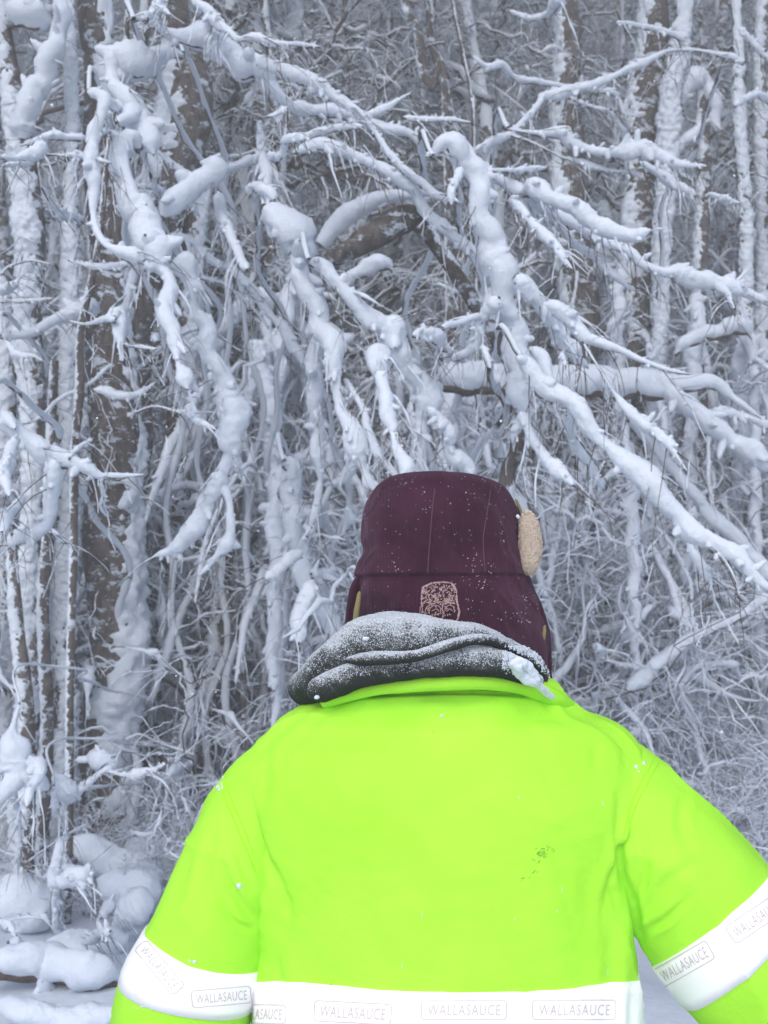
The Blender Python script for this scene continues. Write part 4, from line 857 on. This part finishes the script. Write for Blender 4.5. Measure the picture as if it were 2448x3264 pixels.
roll('hood_edge', [(330, 1085, 36, 1.40), (520, 1075, 40, 1.365), (700, 1065, 30, 1.36), (860, 1015, 34, 1.36), (1030, 975, 34, 1.37), (1180, 1010, 30, 1.40), (1310, 1085, 26, 1.44), (1390, 1170, 18, 1.49)], HOOD, hood, 24, 200, .12, .9, 6)
roll('snow_clump', [(1200, 1090, 26, 1.375), (1240, 1112, 56, 1.365), (1290, 1150, 58, 1.38), (1345, 1205, 34, 1.40), (1400, 1260, 22, 1.43), (1450, 1300, 12, 1.46)], SNOW, hood, 40, 140, .5, .55, 2)
roll('snow_clump', [(425, 968, 7, 1.355), (440, 972, 11, 1.352), (460, 968, 7, 1.355)], SNOW, hood, 10, 14, .2)
roll('snow_clump', [(170, 1285, 5, 1.39), (182, 1282, 11, 1.388), (196, 1280, 5, 1.39)], SNOW, hood, 10, 14, .2)

# plum trapper hat
HT = np.array([(111, 735, 800, 1.565, .02), (113, 670, 880, 1.56, .05), (120, 600, 990, 1.555, .078), (138, 545, 1085, 1.555, .096), (165, 512, 1150, 1.55, .106), (200, 490, 1198, 1.55, .113), (250, 461, 1228, 1.55, .119), (320, 434, 1250, 1.55, .122), (400, 425, 1256, 1.55, .124), (450, 423, 1262, 1.55, .124), (500, 434, 1266, 1.55, .124), (560, 413, 1280, 1.55, .126), (615, 397, 1288, 1.55, .128),
  (640, 394, 1290, 1.55, .128), (655, 412, 1290, 1.55, .124), (720, 408, 1308, 1.55, .124), (800, 408, 1338, 1.55, .123), (900, 408, 1368, 1.55, .122), (1000, 420, 1392, 1.55, .118), (1150, 440, 1405, 1.55, .112), (1230, 460, 1400, 1.55, .10)], float)
HTS = cr(HT, 300)
def hatp(y, th):
    L_, R_, Yc, hb_ = [np.interp(y, HTS[:, 0], HTS[:, i]) for i in (1, 2, 3, 4)]
    py = 982.7 + y * .4085; dz = -(py - 1106) / 2150.6; wy = cp - sp * dz; zz = CZ + (sp + cp * dz) * Yc / wy
    xl = (610 + L_ * .4085 - 829.5) / 2150.6 * Yc / wy; xr = (610 + R_ * .4085 - 829.5) / 2150.6 * Yc / wy
    co, si = np.cos(th), np.sin(th); e = 2 / 2.25
    p = np.stack(np.broadcast_arrays((xl + xr) / 2 + (xr - xl) / 2 * np.sign(co) * np.abs(co) ** e, Yc - hb_ * np.sign(si) * np.abs(si) ** e, zz), -1)
    n = np.stack(np.broadcast_arrays(co, -si, 0 * si), -1)
    f = .0050 * pn(p * [1, 1, 1.3], 24, 3) + .004 * np.clip(1 - np.abs(pn(p * [1, 1, .7], 30, 12)), 0, 1) ** 6 * np.clip((y - 111) / 60, 0, 1) + .0022 * pn(p * [1, 1, .8], 62, 5) + .0008 * pn(p, 150, 5) - .0016 * np.exp(-((y - 642) / 7) ** 2)
    for x0 in (785, 1085): f = f - .0012 * np.exp(-((p[..., 0] - KP(x0, 400, 1.45)[0][0]) / .0025) ** 2) * (si > 0) * (y < 640)
    return p + n * f[..., None]
yh = np.r_[np.linspace(111, 200, 50), np.linspace(203, 1230, 200)]; Yg, Tg = np.meshgrid(yh, th, indexing='ij')
b = MB(); b.add(hatp(Yg, Tg), grid_faces(len(yh), len(th))); hat = b.build('hat', HAT, per)
Th = bvh([hat]); k2 = lambda pl: [K(*p) for p in pl]
lines(Th, [k2([(806, 180), (792, 300), (780, 450), (768, 625)]), k2([(1102, 185), (1080, 320), (1062, 450), (1072, 615)])], .0005, .0001).build('seam', THREAD, hat)
lines(Th, [k2([(425, 632), (650, 640), (900, 642), (1120, 640), (1280, 632)])], .0005, -.0002).build('seam', HAT, hat)
em = [k2([(742, 835), (736, 770), (742, 705), (785, 680), (850, 672), (900, 682), (920, 720), (924, 780), (936, 830), (925, 875)]), k2([(730, 800), (726, 860)]), k2([(775, 835), (785, 808), (812, 795), (835, 808), (838, 835)]), k2([(790, 825), (815, 815), (828, 826)]), k2([(860, 815), (880, 795), (902, 802), (912, 830)]), k2([(868, 828), (885, 815), (900, 825)]), k2([(752, 845), (760, 810), (770, 800)]), k2([(845, 800), (850, 850), (840, 870)]), k2([(748, 775), (790, 785), (850, 778), (915, 788)])]
for _ in range(230):
    x, y = rs_.uniform(748, 915), rs_.uniform(685, 790) + (0 if rs_.random() > .25 else 70); a = rs_.uniform(0, 6.28)
    em.append(k2([(x, y), (x + 7 * math.cos(a), y + 7 * math.sin(a)), (x + 10 * math.cos(a + .8), y + 10 * math.sin(a + .8))]))
for _ in range(120):
    q = em[0][rs_.randrange(9)], em[0][min(9, rs_.randrange(9) + 1)]; i = rs_.randrange(9); u = rs_.random(); x = em[0][i][0] * (1 - u) + em[0][i + 1][0] * u; y = em[0][i][1] * (1 - u) + em[0][i + 1][1] * u
    em.append([(x - 2, y + rs_.uniform(-2, 2)), (x + rs_.uniform(-2, 2), y + rs_.uniform(-2, 2)), (x + 2, y + rs_.uniform(-2, 2))])
lines(Th, em, .0006, .0003, 1.2).build('embroidery', EMBT, hat)
fl = roll('ear_flap', [(420, 640, 22, 1.52), (392, 700, 30, 1.53), (376, 780, 32, 1.54), (368, 880, 36, 1.55), (372, 1000, 36, 1.55), (400, 1100, 24, 1.55)], HAT, hat, 20, 60, .05, .7)
roll('lining', [(408, 720, 10, 1.465), (398, 790, 15, 1.46), (388, 860, 17, 1.46), (385, 940, 17, 1.46)], OLIVE, fl, 14, 40, .1, .8)
fr = roll('ear_flap', [(1300, 700, 26, 1.54), (1345, 820, 34, 1.54), (1380, 950, 38, 1.54), (1392, 1080, 34, 1.54), (1402, 1180, 26, 1.54), (1430, 1260, 22, 1.55)], HAT, hat, 20, 80, .05, .7, 5)
roll('strap', [(1388, 900, 7, 1.49), (1384, 950, 10, 1.485), (1378, 1000, 5, 1.49)], OLIVE, fr, 10, 20, .1, .8)
roll('lining', [(1405, 1180, 24, 1.56), (1440, 1230, 32, 1.56), (1475, 1290, 30, 1.56), (1500, 1360, 20, 1.56)], TAN, fr, 16, 50, .08, .8)
roll('brim_fold', [(1215, 260, 16, 1.53), (1242, 330, 32, 1.52), (1262, 430, 38, 1.52), (1272, 540, 36, 1.52), (1285, 610, 22, 1.52)], HAT, hat, 20, 60, .1, .8, 7)
cf = roll('fleece_cuff', [(1272, 305, 14, 1.49), (1290, 325, 38, 1.485), (1304, 390, 52, 1.48), (1312, 470, 58, 1.48), (1314, 540, 54, 1.48), (1306, 600, 44, 1.485), (1288, 632, 18, 1.49)], TAN, hat, 40, 140, .07, .9, 2)
roll('strap', [(1232, 232, 6, 1.50), (1248, 265, 8, 1.50), (1262, 300, 8, 1.50), (1276, 330, 6, 1.50)], OLIVE, cf, 8, 24, .05)
roll('snow_clump', [(1240, 318, 6, 1.47), (1246, 328, 9, 1.468), (1250, 338, 5, 1.47)], SNOW, hat, 8, 12, .2)

# loose grains of frost and the curls of the fleece
def grains(objs, n, box, m, name, parent, r0, r1, off=0., need=None, curl=0.):
    tr = bvh(objs); b = MB(); k = 0
    for _ in range(n * 4):
        if k >= n: break
        px, py = rng.uniform(box[0], box[2]), rng.uniform(box[1], box[3])
        q = Vector(D(px, py, 1.5)[0]) - camp; q.normalize(); h = tr.ray_cast(camp, q)
        if h[0] is None: continue
        nn = h[1] if h[1].dot(q) < 0 else -h[1]
        if need is not None and rng.random() > max(0, nn.z + need): continue
        k += 1; p = np.array(h[0]) + np.array(nn) * off; r = rng.uniform(r0, r1)
        if curl: 
            dv = rng.normal(size=3); dv /= np.linalg.norm(dv); c = p + np.outer(np.linspace(-1, 1, 4), dv) * curl + np.outer([0, 1, 1, 0], np.array(nn)) * curl * .5
            b.tube(c, np.full(4, r), 4)
        else:
            zz = np.linspace(-1, 1, 4); b.tube(p + np.outer(zz, [0, 0, r]), r * np.sqrt(np.maximum(1 - zz ** 2, .04)), 4)
    return tag(b.build(name, m, parent), kind='stuff')
hoods = [hood] + [o for o in bpy.data.objects if o.parent == hood and o.name.startswith('hood')]
grains(hoods, 9000, (625, 1315, 1205, 1535), SNOW, 'frost', hood, .0003, .0008, need=.25)
grains(hoods, 900, (1085, 1395, 1205, 1520), SNOW, 'frost', hood, .0005, .0018, need=.6)
grains([hat], 170, (770, 1028, 1185, 1400), SNOW, 'frost', hat, .0003, .0007, need=.15)
grains([cf], 2200, (1115, 1100, 1175, 1245), TAN, 'fleece_curls', cf, .0004, .0007, curl=.0022)
